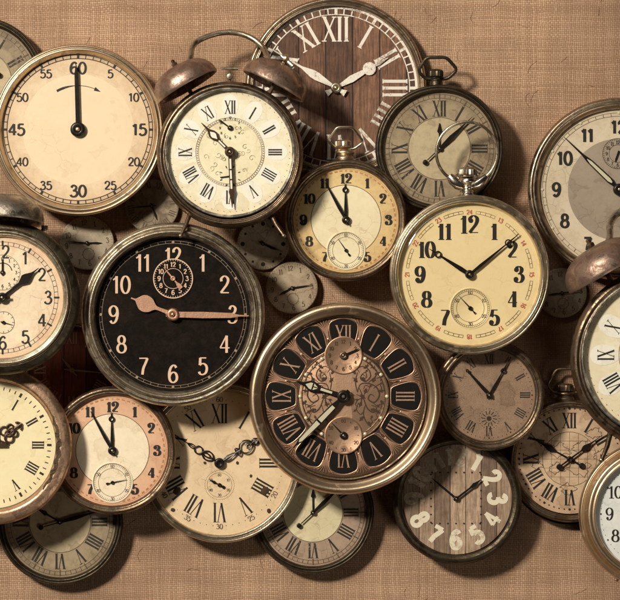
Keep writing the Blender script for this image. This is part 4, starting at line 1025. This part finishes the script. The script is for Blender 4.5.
for i in range(12):
    T = rot(i*30)
    half = [(5.5, 48.5), (8.4, 50), (10.6, 55), (12.6, 62), (13.4, 68), (12.4, 73), (8.5, 75.5), (4, 77), (0, 77.4)]
    pts = [(x, y) for x, y in half] + [(-x, y) for x, y in half[::-1][1:]]
    sm = spline(pts, 4, True)
    m.poly(sm, 12, 12.5, T)
    big = [(x*1.08, 63+(y-63)*1.06) for x, y in sm]
    tr.tube([(x, y, 12.35) for x, y in big], .5, True, 8, T)
    tr.tube([(x*1.13, 63+(y-63)*1.05, 12.1) for x, y in big], .32, True, 6, T)
    roman(n, ROM[i], pol(62, i*30), 18, i*30, 12.7, 1.6, .9, .8, .98)
    # palmette fanning out between two cartouches
    U = rot(i*30+15)
    for k in (-3, -2, -1, 0, 1, 2, 3):
        e = (k*3.3, 79.0-abs(k)*.45); pts = spline([(k*.22, 59), (k*.55, 66), (k*1.5, 73), e], 5)
        tr.tube([(x, y, 12.35) for x, y in pts], [.22+.30*math.sin(PI*.9*q_/(len(pts)-1)) for q_ in range(len(pts))], T=U, seg=6)
    for s_ in (-1, 1):
        tr.tube([(x, y, 12.3) for x, y in spline([(0, 60), (s_*1.7, 56.5), (s_*.9, 52.5), (s_*2.6, 49.5)], 5)], .42, T=U, seg=6)
    tr.lathe([(1.3, 12.2), (1.0, 12.9), (.05, 13.1)], 12, pol(59.5, i*30+15))
ck.onto(m, 'cartouches', 'cart'); ck.onto(n, 'numerals', 'coppertrim'); ck.onto(tr, 'filigree', 'coppertrim')
m = MB(); m.lathe([(46, 12), (46, 13), (45, 13.4), (.05, 13.4)], 96); mid = ck.onto(m, 'center_disc', 'or_mid')
n = MB(); n.lathe(fillet([(46.4, 13.2), (46, 14), (45, 14), (44.6, 13.2)], .3), 96); n.lathe(fillet([(42.4, 13.2), (42, 13.9), (41.2, 13.9), (40.8, 13.2)], .3), 96)
ck.onto(n, 'center_rings', 'bronze')
n = MB()
for i in range(12):
    if i % 6: n.lathe([(1.9, 13.3), (1.7, 14.4), (1.0, 15), (.05, 15.2)], 16, pol(43.4, i*30))
ck.onto(n, 'pearls', 'pearl')
# scrollwork on both sides of the centre
sc = MB()
def vine(pts, w=1.1): sc.ribbon(spline(pts, 6), [w*(.5+.6*math.sin(PI*i/((len(pts)-1)*6))) for i in range((len(pts)-1)*6+1)], 13.5)
def leaf(x, y, a, L=6, w=2.2):
    T = rot(a, (x, y)); P_ = [(0, 0), (w*.6, L*.2), (w*.35, L*.35), (w, L*.5), (w*.4, L*.65), (.1, L)]
    n_ = len(P_); q_ = P_ + [(-p, r) for p, r in P_[::-1][:-1]]; sc.lift = (sc.lift + .01) % .3
    sc.add([(p, r, 13.5+sc.lift) for p, r in q_], [tuple(range(len(q_)))], T)
for s_ in (-1, 1):
    f = lambda P: [(s_*x, y) for x, y in P]
    vine(f([(12, 26), (18, 30), (25, 27), (27, 20), (22, 15), (17, 18), (19, 22), (22, 20)]))
    vine(f([(14, 4), (17, 12), (25, 13), (33, 9), (36, 1), (31, -6), (25, -3), (27, 2), (31, 0)]), 1.3)
    vine(f([(14, 4), (12, 14), (14, 24)]), 1.0)
    vine(f([(16, 8), (20, -2), (24, -12), (30, -16), (33, -11), (28, -9)]), 1.2)
    vine(f([(22, -8), (20, -18), (24, -27), (29, -26), (27, -22)]), 1.1)
    vine(f([(25, 14), (32, 20), (33, 26), (28, 29)]), 1.0)
    for P_ in ([(18, 22), (22, 24), (23, 19), (19, 18)], [(30, 8), (36, 12), (38, 7), (34, 5)], [(27, -4), (33, -9), (38, -8), (37, -13)], [(15, -6), (13, -13), (17, -18), (20, -15)], [(22, 28), (25, 33), (29, 31), (27, 28)], [(20, -2), (15, -3), (12, -8), (15, -11)], [(32, -16), (34, -22), (30, -24)], [(33, 18), (37, 19), (37, 15)], [(16, 24), (13, 29), (17, 31)], [(24, 4), (26, 9), (22, 11), (20, 7)]):
        vine(f(P_), .75)
    for x, y, a in ((22, 24, 40), (36, 12, 60), (33, -9, 120), (13, -13, 230), (25, 33, 60), (15, -3, 260), (34, -22, 150), (37, 19, 60), (13, 29, -20), (26, 9, 40), (30, 27, 20), (29, -19, 200)): leaf(s_*x, y, s_*a, 4.2, 1.5)
    vine(f([(13, 2), (18, -1), (17, -8), (14, -7)]), 1.0)
    for x, y, a in ((14, 14, -40), (12, 22, -30), (20, 28, 60), (29, 14, 30), (35, 5, 80), (18, -5, 200), (27, -13, 100), (20, -20, 220), (25, -25, 160), (31, 22, 70), (23, 8, 200), (37, -4, 140), (32, -14, 120), (17, 2, 130), (22, 16, 300)):
        leaf(s_*x, y, s_*a, 6.5, 2.4)
ck.onto(sc, 'scrollwork', 'rust')
for nm, c, r_, tens in (('alarm_dial', (0, 41), 19, False), ('seconds_dial', (0, -39), 19, True)):
    m = MB(); m.lathe([(r_+.2, 13), (r_, 14.2), (r_-.8, 14.6), (r_-1.4, 14.2), (.05, 14.2)], 72, c); ck.onto(m, nm, 'or_mid')
    n = MB()
    for i in range(12):
        if tens:
            if i % 2 == 0: number(n, str(i*5 or 60), pol(14.6, i*30, c), 3.4, .7, .4, 14.3)
            else: n.disc(.6, 14.3, pol(14.6, i*30, c), 8)
        else: number(n, str(i or 12), pol(13.8, i*30, c), 3.6, .8, .5, 14.3)
    ck.onto(n, nm.split('_')[0]+'_numerals', 'rust')
m = MB(); m.poly([(-9, 24), (9, 24), (7, 0), (9, -22), (-9, -22), (-7, 0)], 13.3, 13.5+.05); ck.onto(m, 'center_bar', 'or_mid')
hand_poly(ck, 'alarm_hand', 'blackhand', [(.6, -4), (.9, 0), (.7, 14), (.2, 17)], 66, 15.6, .7, (0, 41)); hub(ck, 4, 14.3, 2.6, 'bronze', c=(0, 41), name='alarm_hub', pin='nickel')
hand_poly(ck, 'seconds_hand', 'blackhand', [(.6, -4), (.9, 0), (.2, 17)], -43, 15.6, .7, (0, -39)); hub(ck, 3.8, 14.3, 2.6, 'blackhand', c=(0, -39), name='seconds_hub', pin='nickel')
hh = hand_poly(ck, 'hour_hand', 'blackhand', [(2.2, -7), (2.4, 8), (2.2, 16), (2.6, 24), (5.2, 31), (5, 36), (1.6, 42), (.8, 49)], -72, 16.6, 1.0)
m = MB(); T = rot(-72)
m.poly([(1.1, 12), (1.3, 24), (-1.3, 24), (-1.1, 12)], 17.5, 17.8, T); m.poly([(.5, 27), (3.4, 31.5), (.5, 31.5)], 17.5, 17.8, T); m.poly([(-.5, 27), (-3.4, 31.5), (-.5, 31.5)], 17.5, 17.8, T); m.poly([(3.4, 33), (3.2, 35.4), (0, 40), (-3.2, 35.4), (-3.4, 33)], 17.5, 17.8, T); ck.part(m, 'lume', 'lume', hh)
mh = hand_poly(ck, 'minute_hand', 'blackhand', [(2.2, -8), (2.4, 8), (3.4, 14), (3.6, 38), (2.6, 50), (2.8, 60), (.8, 68), (.6, 72)], 224.5, 18.4, 1.0)
m = MB(); T = rot(224.5)
m.poly([(1.9, 14), (2.4, 34), (-2.4, 34), (-1.9, 14)], 19.3, 19.6, T); m.poly([(2.4, 36), (1.7, 61), (0, 64), (-1.7, 61), (-2.4, 36)], 19.3, 19.6, T); ck.part(m, 'lume', 'lume', mh)
hub(ck, 6.6, 13.8, 8, 'blackhand', pin='tin')

# ------------------------------------------------------------------ light, world, camera
def area(name, pos, size, energy, col, target=(0, 0, 0), sy=None):
    l = bpy.data.lights.new(name, 'AREA'); l.energy = energy; l.color = col; l.size = size
    if sy: l.shape = 'RECTANGLE'; l.size_y = sy
    o = bpy.data.objects.new(name, l); C.objects.link(o); o.location = pos
    o.rotation_euler = (Vector(target)-Vector(pos)).to_track_quat('-Z', 'Y').to_euler(); return o
area('key_lamp', (-1.05, .78, 1.50), .24, 45, (1.0, .915, .765), (0, 0, 0))
area('added_strip_lamp', (-.55, 1.15, 1.25), 1.1, 5.0, (1.0, .93, .80), (0, 0, 0), .22)  # added strip lamp for broad highlights on the metal rims and softer shadows
area('low_softbox', (.72, -.78, .95), .34, 1.9, (1.0, .90, .74))
w = bpy.data.worlds.new('World'); bpy.context.scene.world = w; w.use_nodes = True; t = w.node_tree
bg = t.nodes['Background']; tc = node(t, 'ShaderNodeTexCoord')
nf = noise(t, tc.outputs['Generated'], 2.6, 2, .5)
t.links.new(ramp(t, nf, .44, .62, (.05, .037, .027, 1), (.85, .66, .48, 1)), bg.inputs[0]); bg.inputs[1].default_value = .045

cam = bpy.data.cameras.new('camera'); co = bpy.data.objects.new('camera', cam); C.objects.link(co)
co.location = (0, 0, D*S); co.rotation_euler = (0, 0, 0)
cam.sensor_fit = 'HORIZONTAL'; cam.sensor_width = 36; cam.lens = 36*D/620; cam.clip_start = .05; cam.clip_end = 20
sc_ = bpy.context.scene; sc_.camera = co
sc_.view_settings.view_transform = 'Standard'; sc_.view_settings.look = 'None'; sc_.view_settings.exposure = 0.0; sc_.view_settings.gamma = 1
